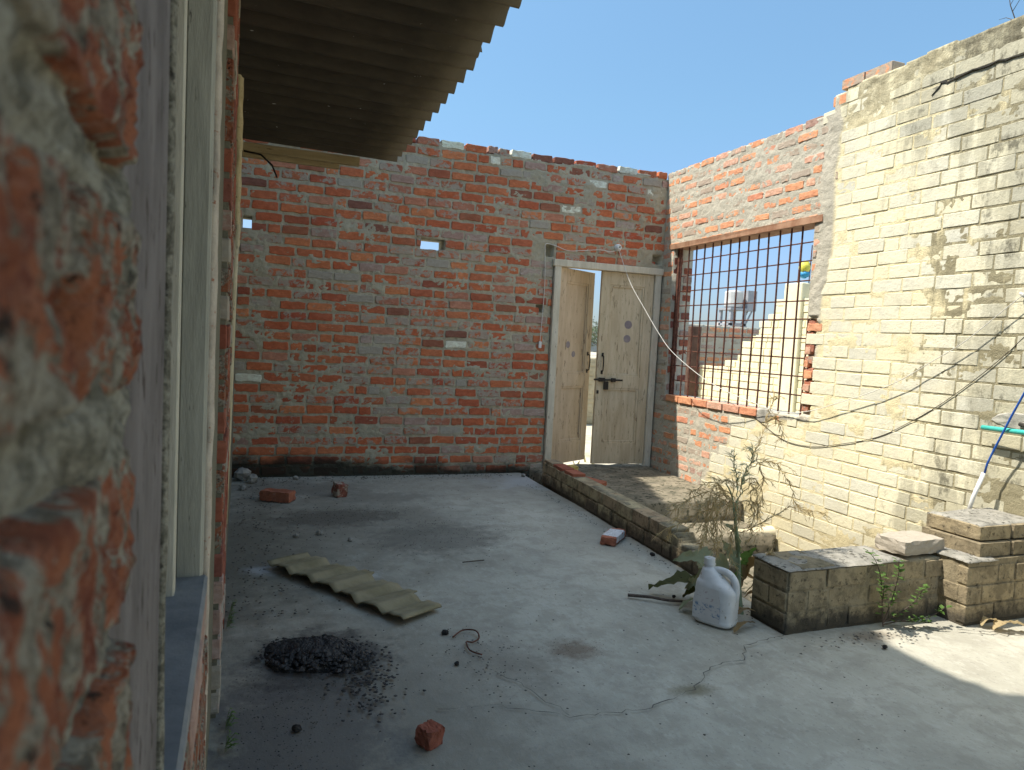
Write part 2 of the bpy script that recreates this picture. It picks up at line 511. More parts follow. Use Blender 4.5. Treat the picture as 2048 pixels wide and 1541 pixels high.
def sheet(name, parent, mats, u0, u1, v0, v1, step, thick, hfun, holes=(), attr=None, topfun=None):
    """wall body: uneven front face, flat back, closed edges, rectangular holes"""
    nu = max(2, int(round((u1 - u0) / step))); nv = max(2, int(round((v1 - v0) / step)))
    us = np.linspace(u0, u1, nu + 1); vs = np.linspace(v0, v1, nv + 1)
    U, V = np.meshgrid(us, vs, indexing='ij')
    H = hfun(U, V)
    uc = (us[:-1] + us[1:]) / 2; vc = (vs[:-1] + vs[1:]) / 2
    UC, VC = np.meshgrid(uc, vc, indexing='ij')
    keep = np.ones((nu, nv), bool)
    for h in holes:
        if len(h) == 4: keep &= ~((UC > h[0]) & (UC < h[1]) & (VC > h[2]) & (VC < h[3]))
    if topfun is not None: keep &= VC < topfun(UC)
    n1 = (nu + 1) * (nv + 1)
    idx = np.arange(n1).reshape(nu + 1, nv + 1)
    Vf = np.stack([U, H, V], -1).reshape(-1, 3)
    Vb = np.stack([U, np.full_like(U, thick), V], -1).reshape(-1, 3)
    a, b, c, d = idx[:-1, :-1][keep], idx[1:, :-1][keep], idx[1:, 1:][keep], idx[:-1, 1:][keep]
    Fr = [np.stack([a, b, c, d], -1), np.stack([a + n1, d + n1, c + n1, b + n1], -1)]
    kp = np.pad(keep, 1)
    core = kp[1:-1, 1:-1]
    L = core & ~kp[:-2, 1:-1]; Rr = core & ~kp[2:, 1:-1]; B = core & ~kp[1:-1, :-2]; T = core & ~kp[1:-1, 2:]
    for msk, p, q in ((L, idx[:-1, 1:], idx[:-1, :-1]), (Rr, idx[1:, :-1], idx[1:, 1:]), (B, idx[:-1, :-1], idx[1:, :-1]), (T, idx[1:, 1:], idx[:-1, 1:])):
        x, y = p[msk], q[msk]
        Fr.append(np.stack([y, x, x + n1, y + n1], -1))
    Fq = np.concatenate(Fr)
    Va = np.concatenate([Vf, Vb])
    used = np.unique(Fq); mp = np.full(len(Va), -1); mp[used] = np.arange(len(used))
    at = None
    if attr is not None:
        A = attr(U, V).reshape(-1); at = {'paint': ('POINT', np.concatenate([A, A])[used])}
    me = np_mesh(name, Va[used], mp[Fq], mats, at)
    o = link(name, me, parent)
    return o

def ragged(seed, base=.002, a1=.006, a2=.004, smear=0.0):
    def f(U, V):
        h = base + a1 * vnoise(U * 9, V * 14, seed, 3) + a2 * vnoise(U * 38, V * 46, seed + 5, 3)
        if smear:
            s = vnoise(U * 3.2, V * 5.0, seed + 9, 4)
            h = h - smear * sstep(.12, .5, s)
        return h
    return f

def mtx(origin, u, into):
    u = Vector(u).normalized(); into = Vector(into).normalized(); z = Vector((0, 0, 1))
    M = Matrix((u, into, z)).transposed().to_4x4(); M.translation = Vector(origin); return M

def over(rect, holes):
    a, b, c, d = rect
    return any(a < h[1] - .004 and b > h[0] + .004 and c < h[3] - .004 and d > h[2] + .004 for h in holes)

def clip_rects(rects, holes):
    out = []
    for (a, b, c, d) in rects:
        segs = [(a, b)]
        for h in holes:
            if c < h[3] - .012 and d > h[2] + .012:
                ns = []
                for (p, q) in segs:
                    if q <= h[0] or p >= h[1]: ns.append((p, q)); continue
                    if p < h[0]: ns.append((p, h[0] - .003))
                    if q > h[1]: ns.append((h[1] + .003, q))
                segs = ns
        out += [(p, q, c, d) for p, q in segs if q - p > .03]
    return out

# ------------------------------------------------------------------ ground, floor
def floor_mat():
    t = N('worn concrete'); P = t.pos(); X, Y, Z = t.sep(P)
    n = t.noise(P, 1.3, 6, .6); n2 = t.noise(P, 7, 6, .65, .4); n3 = t.noise(t.vmul(P, (1.5, .7, 1)), 24, 5, .7)
    c = t.mix(t.step(n, .3, .7), (.33, .315, .255), (.46, .44, .365))
    c = t.mix(t.math('MULTIPLY', t.step(n2, .44, .62), .5), c, (.27, .25, .20))
    c = t.mix(t.math('MULTIPLY', t.step(n3, .5, .68), .32), c, (.52, .50, .435))
    nb = t.noise(P, .55, 4, .55, .6); c = t.mix(t.math('MULTIPLY', t.step(nb, .42, .62), .45), c, (.255, .24, .195))
    n4 = t.noise(t.vmul(P, (3.2, 1.0, 1)), 11, 6, .72, .6)
    c = t.mix(t.math('MULTIPLY', t.step(n4, .54, .66), .45), c, (.30, .28, .235))
    n5 = t.noise(P, 55, 5, .75); c = t.mix(t.math('MULTIPLY', t.step(n5, .58, .66), .55), c, (.20, .19, .165))
    c = t.mix(t.math('MULTIPLY', t.step(t.noise(P, 95, 4, .75), .60, .72), .5), c, (.13, .125, .115))
    def blob(cx, cy, rx, ry, col, k, sc=9, c=None, soft=.5):
        dx = t.math('DIVIDE', t.math('SUBTRACT', X, cx), rx); dy = t.math('DIVIDE', t.math('SUBTRACT', Y, cy), ry)
        d = t.math('SQRT', t.math('ADD', t.math('MULTIPLY', dx, dx), t.math('MULTIPLY', dy, dy)))
        d = t.math('ADD', d, t.math('MULTIPLY', t.math('SUBTRACT', t.noise(P, sc, 6, .7), .5), 1.7))
        return t.mix(t.math('MULTIPLY', t.step(d, 1.0, 1.0 - soft), k), c, col)
    # soot and ash round the fire, dirt along the house wall, mud and oil stains, broad soft darker areas, pale patches
    c = blob(.16, 2.25, .36, .72, (.085, .08, .085), .8, 7, c)
    c = blob(.27, 2.78, .34, .36, (.05, .047, .046), .85, 9, c)
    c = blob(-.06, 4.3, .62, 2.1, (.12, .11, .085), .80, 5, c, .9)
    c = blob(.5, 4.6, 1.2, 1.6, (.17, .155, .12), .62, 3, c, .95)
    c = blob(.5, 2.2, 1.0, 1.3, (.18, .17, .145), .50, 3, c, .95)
    c = blob(.35, 5.9, .9, .55, (.13, .12, .10), .6, 5, c, .8)
    c = blob(.55, 4.95, .55, .30, (.115, .105, .085), .75, 8, c)
    c = blob(1.12, 4.35, .55, .42, (.15, .14, .115), .65, 10, c)
    c = blob(.95, 5.5, .5, .22, (.16, .15, .125), .5, 8, c)
    c = blob(1.3, 2.62, .18, .13, (.14, .09, .055), .7, 16, c, .9)
    c = blob(1.6, 2.19, .12, .07, (.15, .13, .07), .7, 12, c, .8)
    c = blob(1.0, 2.55, .3, .3, (.17, .15, .12), .5, 14, c, .9)
    c = blob(2.75, 2.42, .22, .10, (.16, .11, .07), .6, 12, c, .9)
    c = blob(.50, 3.75, .2, .10, (.62, .63, .64), .6, 9, c, .9)
    c = blob(.06, 3.9, .16, .12, (.55, .56, .57), .5, 9, c, .9)
    c = blob(2.45, 6.0, .7, .5, (.46, .47, .48), .5, 5, c, .9)
    t.bump(t.math('ADD', t.math('MULTIPLY', n2, 1.6), t.math('ADD', n3, t.math('MULTIPLY', t.noise(P, 130, 3, .7), .5))), .35, .006)
    return t.done(c, t.mix(n2, (.62, .62, .62), (.9, .9, .9)))
M_FLOOR = floor_mat()

def ground_mat():
    t = N('dusty ground'); P = t.pos()
    c = t.mix(t.noise(P, .35, 6, .6), (.40, .35, .26), (.52, .47, .37))
    c = t.mix(t.math('MULTIPLY', t.step(t.noise(P, 2.2, 5, .65), .5, .68), .55), c, (.22, .21, .11))
    t.bump(t.noise(P, 14, 5, .7), .5, .03)
    return t.done(c, .95)
M_GROUND = ground_mat()
b = MB(); S = 1500
b.add([(-S, -S, -.36), (S, -S, -.36), (S, S, -.36), (-S, S, -.36)], [(0, 1, 2, 3)])
prop(b.build('ground', M_GROUND), kind='structure')

def floor_sheet():
    def gridpart(x0, x1, y0, y1, st):
        nx = max(1, int(round((x1 - x0) / st))); ny = max(1, int(round((y1 - y0) / st)))
        xs = np.linspace(x0, x1, nx + 1); ys = np.linspace(y0, y1, ny + 1)
        return np.meshgrid(xs, ys, indexing='ij')
    V = []; F = []; n = 0
    for (x0, x1, y0, y1) in ((-.35, 2.46, 2.50, 6.395), (-.35, 3.93, .55, 2.50), (-.35, 3.93, -3.5, .55), (3.93, 7.0, -3.5, 2.48), (2.46, 3.93, 2.50, 2.65)):
        st = .05
        X, Y = gridpart(x0, x1, y0, y1, st)
        H = .006 * vnoise(X * 1.1, Y * 1.1, 3, 3) - .003
        nx, ny = X.shape
        idx = np.arange(nx * ny).reshape(nx, ny) + n
        V.append(np.stack([X, Y, H], -1).reshape(-1, 3))
        F.append(np.stack([idx[:-1, :-1], idx[1:, :-1], idx[1:, 1:], idx[:-1, 1:]], -1).reshape(-1, 4))
        n += nx * ny
    me = np_mesh('concrete_floor', np.concatenate(V), np.concatenate(F), M_FLOOR)
    o = link('concrete_floor', me); prop(o, kind='structure')
floor_sheet()
# slab under the floor, and the sunken drain strip between kerb and right wall
b = MB()
b.box(-.35, 2.44, 2.55, 6.39, -.40, -.02); b.box(-.35, 7.0, -3.5, 2.549, -.40, -.02); b.box(2.441, 3.93, 2.55, 2.66, -.40, -.02)
prop(b.build('floor_slab', M_FLOOR), kind='structure')
# thin crack across the slab: flat dark strips laid on the floor
M_CRACK = plain('dark crack', (.07, .065, .055), (.13, .12, .10), 30)
def crack(name, pts, w=.006):
    vs = []; fs = []
    P = []
    for (x0, y0), (x1, y1) in zip(pts[:-1], pts[1:]):
        k = max(2, int(math.hypot(x1 - x0, y1 - y0) / .03))
        for i in range(k): P.append((x0 + (x1 - x0) * i / k + rng.gauss(0, .007), y0 + (y1 - y0) * i / k + rng.gauss(0, .007)))
    P.append(pts[-1])
    for i, (x, y) in enumerate(P):
        a = P[max(0, i - 1)]; c = P[min(len(P) - 1, i + 1)]
        dx, dy = c[0] - a[0], c[1] - a[1]; L = math.hypot(dx, dy) or 1
        ww = w * rng.uniform(.15, 1) * (1 if rng.random() > .12 else .2) * .5
        vs += [(x - dy / L * ww, y + dx / L * ww, .0085), (x + dy / L * ww, y - dx / L * ww, .0085)]
    for i in range(len(P) - 1): fs.append((2 * i, 2 * i + 1, 2 * i + 3, 2 * i + 2))
    bb = MB(); bb.add(vs, fs); return prop(bb.build(name, M_CRACK), kind='structure')
crack('floor_crack', [(.62, 2.28), (.84, 2.255), (1.05, 2.12), (1.36, 2.10), (1.62, 2.2), (1.77, 2.32), (1.98, 2.36), (2.05, 2.46), (2.224, 2.503), (2.32, 2.52)])
crack('floor_crack', [(1.05, 2.12), (1.0, 2.3), (.9, 2.5)], .004)
crack('floor_crack', [(2.9, 2.5), (3.05, 2.43), (3.4, 2.30), (3.8, 2.16)], .012)

# landing and steps down into the drain strip
M_OLDCONC = plain('mossy old concrete', (.115, .105, .075), (.25, .215, .155), 7, .9, .6, spots=((.04, .042, .025), .53))
def slab(name, x0, x1, y0, y1, z0, z1, seed, mat, amp=.012, st=.04):
    nx = int((x1 - x0) / st) + 1; ny = int((y1 - y0) / st) + 1
    X, Y = np.meshgrid(np.linspace(x0, x1, nx), np.linspace(y0, y1, ny), indexing='ij')
    H = z1 + amp * vnoise(X * 6, Y * 6, seed, 3)
    edge = np.minimum.reduce([X - x0, x1 - X, Y - y0, y1 - Y]); H -= .02 * (edge < st * .6)
    idx = np.arange(nx * ny).reshape(nx, ny)
    V = [np.stack([X, Y, H], -1).reshape(-1, 3)]
    F = [np.stack([idx[:-1, :-1], idx[1:, :-1], idx[1:, 1:], idx[:-1, 1:]], -1).reshape(-1, 4)]
    V2 = V[0].copy(); V2[:, 2] = z0; V.append(V2); n = nx * ny
    for e in (idx[:, 0], idx[-1, :], idx[::-1, -1], idx[0, ::-1]):
        F.append(np.stack([e[:-1] + n, e[1:] + n, e[1:], e[:-1]], -1))
    return prop(link(name, np_mesh(name, np.concatenate(V), np.concatenate(F), mat)), kind='structure')
slab('landing', 2.56, 3.915, 4.86, 6.55, -.38, .05, 5, M_OLDCONC)
slab('step', 2.56, 3.91, 4.42, 4.855, -.38, -.12, 6, M_OLDCONC)
slab('drain_bed', 2.54, 3.91, 2.80, 4.415, -.38, -.27, 8, M_OLDCONC, .03)

# ------------------------------------------------------------------ back wall
YB = 6.40
DOOR = (2.70, 3.92, -.4, 2.11)
BW = empty('brick_wall', 'red brick wall in shade with grey cement joints, facing the camera beside the wooden door', 'wall', mtx((0, YB, 0), (1, 0, 0), (0, 1, 0)))
bw_through = [(1.375, 1.600, 2.095, 2.190), (-.16, -.085, 2.13, 2.225)]
bw_dark = [(2.545, 2.615, 1.585, 1.665), (2.62, 2.69, 2.135, 2.255), (3.80, 3.90, 2.16, 2.25)]
bw_holes = [DOOR] + bw_through
bw_h0 = ragged(21, .0035, .0065, .009, .006)
def bw_h(U, V):
    h = bw_h0(U, V)
    # heavier smearing of cement towards the right corner and at the foot
    h = h - .007 * sstep(.15, .6, vnoise(U * 4, V * 7, 77, 4) + 1.0 * sstep(3.0, 4.0, U) * .5 + .35 * sstep(.7, .3, V) * sstep(.35, .1, np.abs(U - .75) - .1))
    for hh in bw_dark:
        inside = (U > hh[0]) & (U < hh[1]) & (V > hh[2]) & (V < hh[3]); h = np.where(inside, .10, h)
    return h
def bw_top(U): return 3.045 + .012 * np.sin(U * 9) + 0 * U
sheet('mortar', BW, M_MORTAR, -.42, 4.16, -.36, 3.12, .0125, .23, bw_h, bw_holes, topfun=bw_top)
rects = clip_rects(courses(-.40, 3.935, -.09, 3.12, .0915, .230, .0155, 5, header=.14, bed=.0205, jit=.009), bw_holes)
def bw_choose(u, v, w):
    if any(h[0] - .03 < u < h[1] + .03 and h[2] - .03 < v < h[3] + .03 for h in bw_dark): return None
    if v > 3.03:
        q = rng.random(); mm = M_PALE if q < .22 else M_PLUM if q < .45 else M_RED
        return (mm, .11)
    if v > 2.86:
        q = rng.random(); return M_PALE if q < .10 else M_PLUM if q < .26 else M_RED
    for (a, c) in ((.017, .901), (1.80, 1.269), (2.329, 1.179), (2.85, 2.62)):
        if abs(u - a) < .10 and abs(v - c) < .045: return M_PALE
    if rng.random() < .07: return M_PLUM
    return M_RED
lay_bricks(BW, rects, bw_choose, .05, .004, rot=.018)

# ------------------------------------------------------------------ right wall
XR = 3.93; PR = .0915
RW = empty('brick_wall', 'tall cream lime washed wall with black stains and red brick round its window', 'wall', mtx((XR, 0, 0), (0, -1, 0), (1, 0, 0)))
WIN = (-6.20, -4.285, .83, 2.31)       # u = -Y
def y_red(z):
    """the red infill reaches from the corner to this Y (the paint starts nearer than this)"""
    z = np.asarray(z, float)
    return np.interp(z, [-.4, -.06, .23, .48, .74, .80, 1.0, 1.34, 1.68, 2.02, 2.35, 2.83, 3.11, 3.4], [5.60, 5.48, 5.36, 5.11, 4.99, 4.19, 4.18, 4.18, 4.19, 4.14, 4.15, 4.14, 4.15, 4.15])
def rw_paint(U, V):
    row = np.floor((V + .36) / PR)
    j = .05 * (np.mod(row, 2) - .5) + .035 * vnoise(row * 3.7, U * 0 + 2.2, 4, 1) + .03 * vnoise(U * 20, V * 20, 13, 3)
    Y = -U
    return 1 - sstep(-.025, .045, Y - (y_red(V) + j))
rw_h0 = ragged(41, .0006, .004, .0042, .0035)
rw_h1 = ragged(51, .0006, .0022, .0018, .004)
def rw_h(U, V):
    p = rw_paint(U, V)
    h = rw_h0(U, V) * (1 - p) + rw_h1(U, V) * p
    # cement dabbed along the seam between the old paint and the new bricks
    Y = -U
    d = np.abs(Y - y_red(V) - .035 + .05 * vnoise(U * 3, V * 4, 8, 2))
    seam = sstep(.10, .02, d) * (V > 1.55) * (V < 3.2)
    h = h - seam * (.010 + .006 * vnoise(U * 12, V * 12, 9, 3))
    # broken brick ends left bare beside the window
    bare = sstep(.0, .02, Y - (4.178 + .018 * vnoise(V * 30, V * 0, 27, 2))) * (Y < 4.30) * (V > .84) * (V < 1.60)
    h = h + bare * (.030 + .010 * vnoise(U * 30, V * 40, 28, 3))
    # plaster capping along the top of the old wall
    cap = sstep(3.06, 3.12, V + .09 * vnoise(U * 4, V * 4, 15, 4)) * sstep(4.05, 3.85, Y)
    h = h - cap * (.006 + .009 * vnoise(U * 10, V * 18, 16, 4, .6))
    return h
def rw_top(U):
    Y = -U
    t = np.where(Y > 4.16, 3.085, np.where(Y > 4.06, 3.20, 3.235 + .02 * vnoise(U * 3, U * 0, 3, 3)))
    return t
def rw_attr(U, V):
    Y = -U
    p = rw_paint(U, V)
    d = np.abs(Y - y_red(V) - .035 + .05 * vnoise(U * 3, V * 4, 8, 2))
    seam = sstep(.09, .05, d) * (V > 1.55) * (V < 3.2)
    return p * (1 - seam)
RWF = MB(); RWF.box(-1.198, 4.5, .004, .23, -.36, 3.24); RWF.build('plain_stretch', M_LIME, RW)
sheet('mortar', RW, M_MORTAR_R, -6.40, -1.2, -.36, 3.30, .0125, .23, rw_h, [WIN], attr=rw_attr, topfun=rw_top)
rects = courses(-6.395, -4.05, -.36, 3.09, PR, .230, .028, 9, header=.14, bed=.034, jit=.009) 
rects = [r for r in rects]
rects_paint = courses(-6.395, -1.2, -.36, 3.18, PR, .236, .009, 19, header=.07, jit=.008, bed=.010)
def is_paint(u, v):
    row = math.floor((v + .36) / PR)
    return -u < float(y_red(v)) + .05 * (row % 2 - .5) + .02
use = [r for r in rects if not is_paint((r[0] + r[1]) / 2, (r[2] + r[3]) / 2)]
usep = [r for r in rects_paint if is_paint((r[0] + r[1]) / 2, (r[2] + r[3]) / 2)]
# where the two meet, trim the red bricks against the painted ones
rows = {}
for r in usep:
    k = math.floor(((r[2] + r[3]) / 2 + .36) / PR); rows[k] = min(rows.get(k, 9), r[0])
trim = []
for (a, b_, c, d) in use:
    k = math.floor(((c + d) / 2 + .36) / PR); lim = rows.get(k, 9) - .012
    if a < lim - .03: trim.append((a, min(b_, lim), c, d))
def rw_choose(u, v, w):
    if is_paint(u, v): return M_LIME
    return M_PLUM if rng.random() < .05 else M_RED2
lay_bricks(RW, clip_rects(usep, [WIN]), rw_choose, .045, .0022, neat=True, limit=165, pj=.0026, rot=.012)
lay_bricks(RW, clip_rects(trim, [WIN]), rw_choose, .05, .0015, limit=95, pj=.003)
# brick-on-edge sill row, standing proud under the window, and the bricks capping the wall's broken end
for i in range(6):
    uu = -6.17 + i * .235
    link('brick', brick_me(i % 10, M_RED2, True), RW, Matrix.Translation((uu + .115, -.012 - .004 * (i % 2), .80)) @ Matrix.Diagonal((.22, .12, .062, 1)))
for (uu, vv, w) in ((-4.13, 3.165, .12), (-4.02, 3.265, .20), (-3.80, 3.26, .22)):
    link('brick', brick_me(3, M_RED2, True), RW, Matrix.Translation((uu, -.004, vv)) @ Matrix.Diagonal((w, .11, .07, 1)))
M_TOOTH = brick_mat('broken brick end', [(0, (.34, .12, .07)), (.5, (.42, .18, .11)), (1, (.28, .10, .065))], .5)
# broken brick ends along the near jamb and the far jamb of the window
for k in range(14):
    v = .86 + k * PR
    L = rng.uniform(.05, .105)
    mm = M_TOOTH
    if v < 1.62:
        link('brick', brick_me(rng.randrange(18), mm), RW, Matrix.Translation((WIN[1] + L / 2 + .002, rng.uniform(.0, .014), v + .04)) @ Matrix.Rotation(rng.uniform(-.12, .12), 4, 'Y') @ Matrix.Diagonal((L, .08, .062, 1)))
for k in range(16):
    v = .86 + k * PR
    for y0 in (.005, .125):
        M = Matrix.Translation((WIN[0] + .012, y0 + .055, v + .045)) @ Matrix.Rotation(math.radians(90), 4, 'Z') @ Matrix.Rotation(rng.uniform(-.04, .04), 4, 'Y') @ Matrix.Diagonal((.10, .08, .072, 1))
        M = Matrix.Translation((-rng.uniform(.0, .02), 0, 0)) @ M
        link('brick', brick_me(rng.randrange(18), M_DARKBRICK if k % 3 else M_PLUM), RW, M)
# lintel of the window
M_LINTEL = plain('rusty concrete lintel', (.26, .13, .075), (.40, .24, .15), 9, .9, .5)
b = MB(); b.box(-6.26, -4.20, -.014, .21, 2.305, 2.352, jit=.004)
b.build('lintel', M_LINTEL, RW)
# torn plaster edge and the long crack under the capping
M_HOLE = plain('deep crack', (.03, .028, .022), (.06, .055, .045), 30)
pts = [(-3.36, 2.965), (-3.30, 3.02), (-3.24, 3.015), (-3.1, 3.035), (-2.95, 3.03), (-2.82, 3.02), (-2.6, 3.05)]
pts = [(u + rng.uniform(-.008, .008), v + rng.uniform(-.007, .007)) for i in range(len(pts) - 1) for q in range(3) for u, v in [(pts[i][0] + (pts[i + 1][0] - pts[i][0]) * q / 3, pts[i][1] + (pts[i + 1][1] - pts[i][1]) * q / 3)]]
vs = []; fs = []
for i, (u, v) in enumerate(pts):
    w = (.0015 + .0035 * math.sin(math.pi * (i + .5) / len(pts)) + rng.uniform(0, .004)) * (1.1 if 1 < i < 5 else .6)
    vs += [(u, -.0105, v + w), (u, -.0105, v - w), (u, .004, v + w), (u, .004, v - w)]
for i in range(len(pts) - 1):
    a = 4 * i; fs += [(a, a + 1, a + 5, a + 4), (a, a + 4, a + 6, a + 2), (a + 1, a + 3, a + 7, a + 5)]
b = MB(); b.add(vs, fs); b.build('crack', M_HOLE, RW)

# ------------------------------------------------------------------ window grille
M_RUST = plain('rusted iron', (.07, .028, .02), (.17, .07, .045), 40, .75, .4, metal=.2)
GR = empty('window_grille', 'rusty brown iron grille of crossed bars set in the wall opening', 'window grille', mtx((XR, 0, 0), (0, -1, 0), (1, 0, 0)))
gx = .045
nv_, nh_ = 15, 9
for i in range(nv_):
    u = -6.165 + (i + .35) * (1.87 / (nv_ - .4))
    b = MB(); b.tube([(u + rng.uniform(-.006, .006), gx, WIN[2] - .01), (u + rng.uniform(-.006, .006), gx + rng.uniform(-.004, .004), 1.6), (u + rng.uniform(-.006, .006), gx, 2.308)], .0074, 6)
    b.build('bar', M_RUST, GR)
for i in range(nh_):
    v = .83 + (i + 1) * 1.48 / (nh_ + .9)
    b = MB(); b.tube([(-6.20, gx + .011, v + rng.uniform(-.006, .006)), (-5.2, gx + .0125, v), (-4.275, gx + .011, v + rng.uniform(-.006, .006))], .0055, 6)
    b.build('cross_bar', M_RUST, GR)
b = MB(); b.box(-6.19, -6.155, gx - .006, gx + .03, .83, 2.305); b.build('frame', M_RUST, GR)

# ------------------------------------------------------------------ wooden door
M_DOOR = plain('weathered cream door paint', (.52, .415, .265), (.66, .55, .375), 5, .7, .35, (3.5, 3.5, .5), spots=((.24, .175, .105), .575))
M_DOOR2 = plain('dusty pinkish door paint', (.48, .36, .235), (.60, .47, .32), 4, .7, .3, (3, 3, .6), spots=((.24, .17, .105), .575))
M_FRAME = plain('door frame paint', (.56, .50, .38), (.70, .64, .51), 7, .75, .4, (3, 3, .6), spots=((.16, .12, .08), .63))
M_IRON = plain('dark iron', (.025, .022, .02), (.06, .05, .042), 30, .55, .3, metal=.5)
M_MARK = plain('faded print', (.24, .20, .21), (.32, .27, .26), 30, .8, .1)
DR = empty('wooden_gate', 'old cream double door standing ajar in its frame at the end of the brick wall', 'gate', Matrix.Translation((0, YB, 0)))
b = MB()
b.box(2.705, 2.775, -.035, .07, .04, 2.105, bev=.004); b.build('door_frame', M_FRAME, DR)
b = MB(); b.box(3.84, 3.912, -.03, .07, .04, 2.102, bev=.004); b.build('door_frame', M_FRAME, DR)
b = MB(); b.box(2.69, 3.925, -.04, .072, 2.048, 2.115, bev=.004); b.build('door_frame', M_FRAME, DR)
def leaf(w, h, M, mat, left):
    """leaf in its own frame: x from the hinge (0) to w, y thickness (front at 0), z up"""
    o = empty('door_leaf', parent=DR); o.matrix_local = M
    z0, T = .075, .035
    b = MB(); st = .10
    def B(x0, x1, za, zb, y0=0.0, y1=T): b.box(min(x0, x1), max(x0, x1), y0, y1, za, zb, bev=.0025)
    sg = 1 if left else -1
    X = lambda a: a * sg
    B(X(0), X(st), z0, h); B(X(w - st), X(w), z0, h)
    e = .0015
    B(X(st - e), X(w - st + e), z0, z0 + .22, .001, T); B(X(st - e), X(w - st + e), .86, .99, .001, T); B(X(st - e), X(w - st + e), h - .13, h, .001, T)
    b.build('frame', mat, o)
    for za, zb in ((z0 + .22, .86), (.99, h - .13)):
        b = MB(); B(X(st - e), X(w - st + e), za - e, zb + e, .018, .028); b.build('panel', mat, o)
        b = MB(); q = .022
        for (x0, x1, c, d) in ((st, st + q, za, zb), (w - st - q, w - st, za, zb)):
            B(X(x0), X(x1), c, d, .006, .0185)
        for (c, d) in ((za, za + q), (zb - q, zb)): B(X(st + q), X(w - st - q), c, d, .0065, .0185)
        q2 = .022
        b.build('moulding', mat, o)
        if za < .9:
            pass
    # pull handle
    hx = X(w - .055); b = MB()
    b.tube([(hx, .0, 1.02), (hx, -.028, 1.035), (hx, -.034, 1.09), (hx, -.034, 1.13), (hx, -.028, 1.185), (hx, 0, 1.20)], .0065, 6)
    b.box(hx - .011, hx + .011, -.004, .002, 1.0, 1.04); b.box(hx - .011, hx + .011, -.004, .002, 1.18, 1.22)
    b.build('handle', M_IRON, o)
    return o
def disc(x, z, r, n=18, y=-.002):
    return [(x + r * math.cos(2 * math.pi * k / n), y, z + r * math.sin(2 * math.pi * k / n)) for k in range(n)], [tuple(range(n))]
L1 = leaf(.585, 2.045, Matrix.Translation((2.782, -.012, 0)) @ Matrix.Rotation(math.radians(29), 4, 'Z'), M_DOOR2, True)
L2 = leaf(.585, 2.045, Matrix.Translation((3.833, -.012, 0)) @ Matrix.Rotation(math.radians(-3), 4, 'Z'), M_DOOR, False)
for (o, lst) in ((L1, ((.20, 1.285, .035), (.30, 1.19, .032))), (L2, ((-.255, 1.52, .043), (-.26, 1.375, .040)))):
    for (x, z, r) in lst:
        b = MB(); b.add(*disc(x, z, r, y=.0165)); b.build('faded_mark', M_MARK, o)
b = MB()
b.tube([(-.62, -.022, .945), (-.30, -.022, .945)], .009, 6); b.box(-.56, -.50, -.03, .001, .925, .965); b.box(-.42, -.38, -.03, .001, .925, .965)
b.box(-.50, -.455, -.02, .001, .845, .93); b.build('bolt', M_IRON, L2)
b = MB(); b.box(-.575, -.553, -.006, .001, .80, .835); b.build('lock_plate', M_IRON, L2)

# ------------------------------------------------------------------ kerb wall
M_KERB = lime_like = None
def dirty_lime(name, c0, c1, dark, zdark, amt=.5):
    t = N(name); P = t.pos(); Z = t.sep(P)[2]; r = t.rnd()
    c = t.mix(r, c0, c1)
    n = t.noise(P, 11, 6, .7); n2 = t.noise(P, 38, 5, .72)
    c = t.mix(t.math('MULTIPLY', t.step(n, .42, .62), .7), c, g(.5, c1))
    low = t.step(t.math('SUBTRACT', Z, t.math('MULTIPLY', t.math('SUBTRACT', n, .5), zdark * 1.6)), zdark, zdark * .25)
    c = t.mix(t.math('MULTIPLY', low, .85), c, dark)
    c = t.mix(t.math('MULTIPLY', t.step(n2, .55, .68), amt), c, g(.6, dark))
    t.bump(t.math('ADD', t.math('MULTIPLY', n, 2), n2), .7, .008)
    return t.done(c, .93)
M_KERB = dirty_lime('old limewashed kerb', (.42, .36, .22), (.36, .27, .17), (.075, .06, .045), .13, .75)
M_KERBJ = dirty_lime('old kerb mortar', (.30, .26, .17), (.33, .29, .2), (.06, .05, .038), .14, .8)
M_LOW = dirty_lime('old limewashed low wall', (.36, .29, .175), (.27, .22, .14), (.045, .04, .032), .11, .75)
M_LOWJ = dirty_lime('low wall mortar', (.28, .23, .145), (.31, .26, .17), (.04, .036, .03), .12, .75)

KB = empty('low_wall', 'broken brick kerb running from the doorway along the concrete floor, faded yellow over black damp', 'low wall')
KB_MAT = mtx((2.487, 5.88, 0), (-.040, -1, 0), (1, -.040, 0)); KB.matrix_world = KB_MAT
def kh(U, V): return .006 + .008 * vnoise(U * 11, V * 16, 61, 3) + .005 * vnoise(U * 40, V * 40, 62, 2)
def kb_top(U): return np.where(U < 2.27, .203 + .004 * vnoise(U * 14, U * 0, 63, 2), np.where(U < 2.36, .155 - .03 * np.sin(U * 40), .135 + .008 * vnoise(U * 20, U * 0, 64, 2)))
sheet('mortar', KB, M_KERBJ, 0, 2.80, -.36, .24, .0125, .125, kh, topfun=kb_top)
rects = []
for rr in courses(0, 2.27, .012, .215, .098, .245, .014, 33, header=.05): rects.append(rr)
for rr in courses(2.30, 2.80, .012, .12, .098, .245, .014, 34): rects.append(rr)
lay_bricks(KB, rects, lambda u, v, w: (M_KERB, .116), .116, .003, neat=True, rot=.006, pj=.003)
for (u, w, mm) in ((.06, .2, M_KERB), (.30, .22, M_DARKBRICK), (.55, .2, M_DARKBRICK)):
    link('brick', brick_me(2, mm, True), KB, Matrix.Translation((u + .05, .004, .208)) @ Matrix.Diagonal((w, .11, .035, 1)))

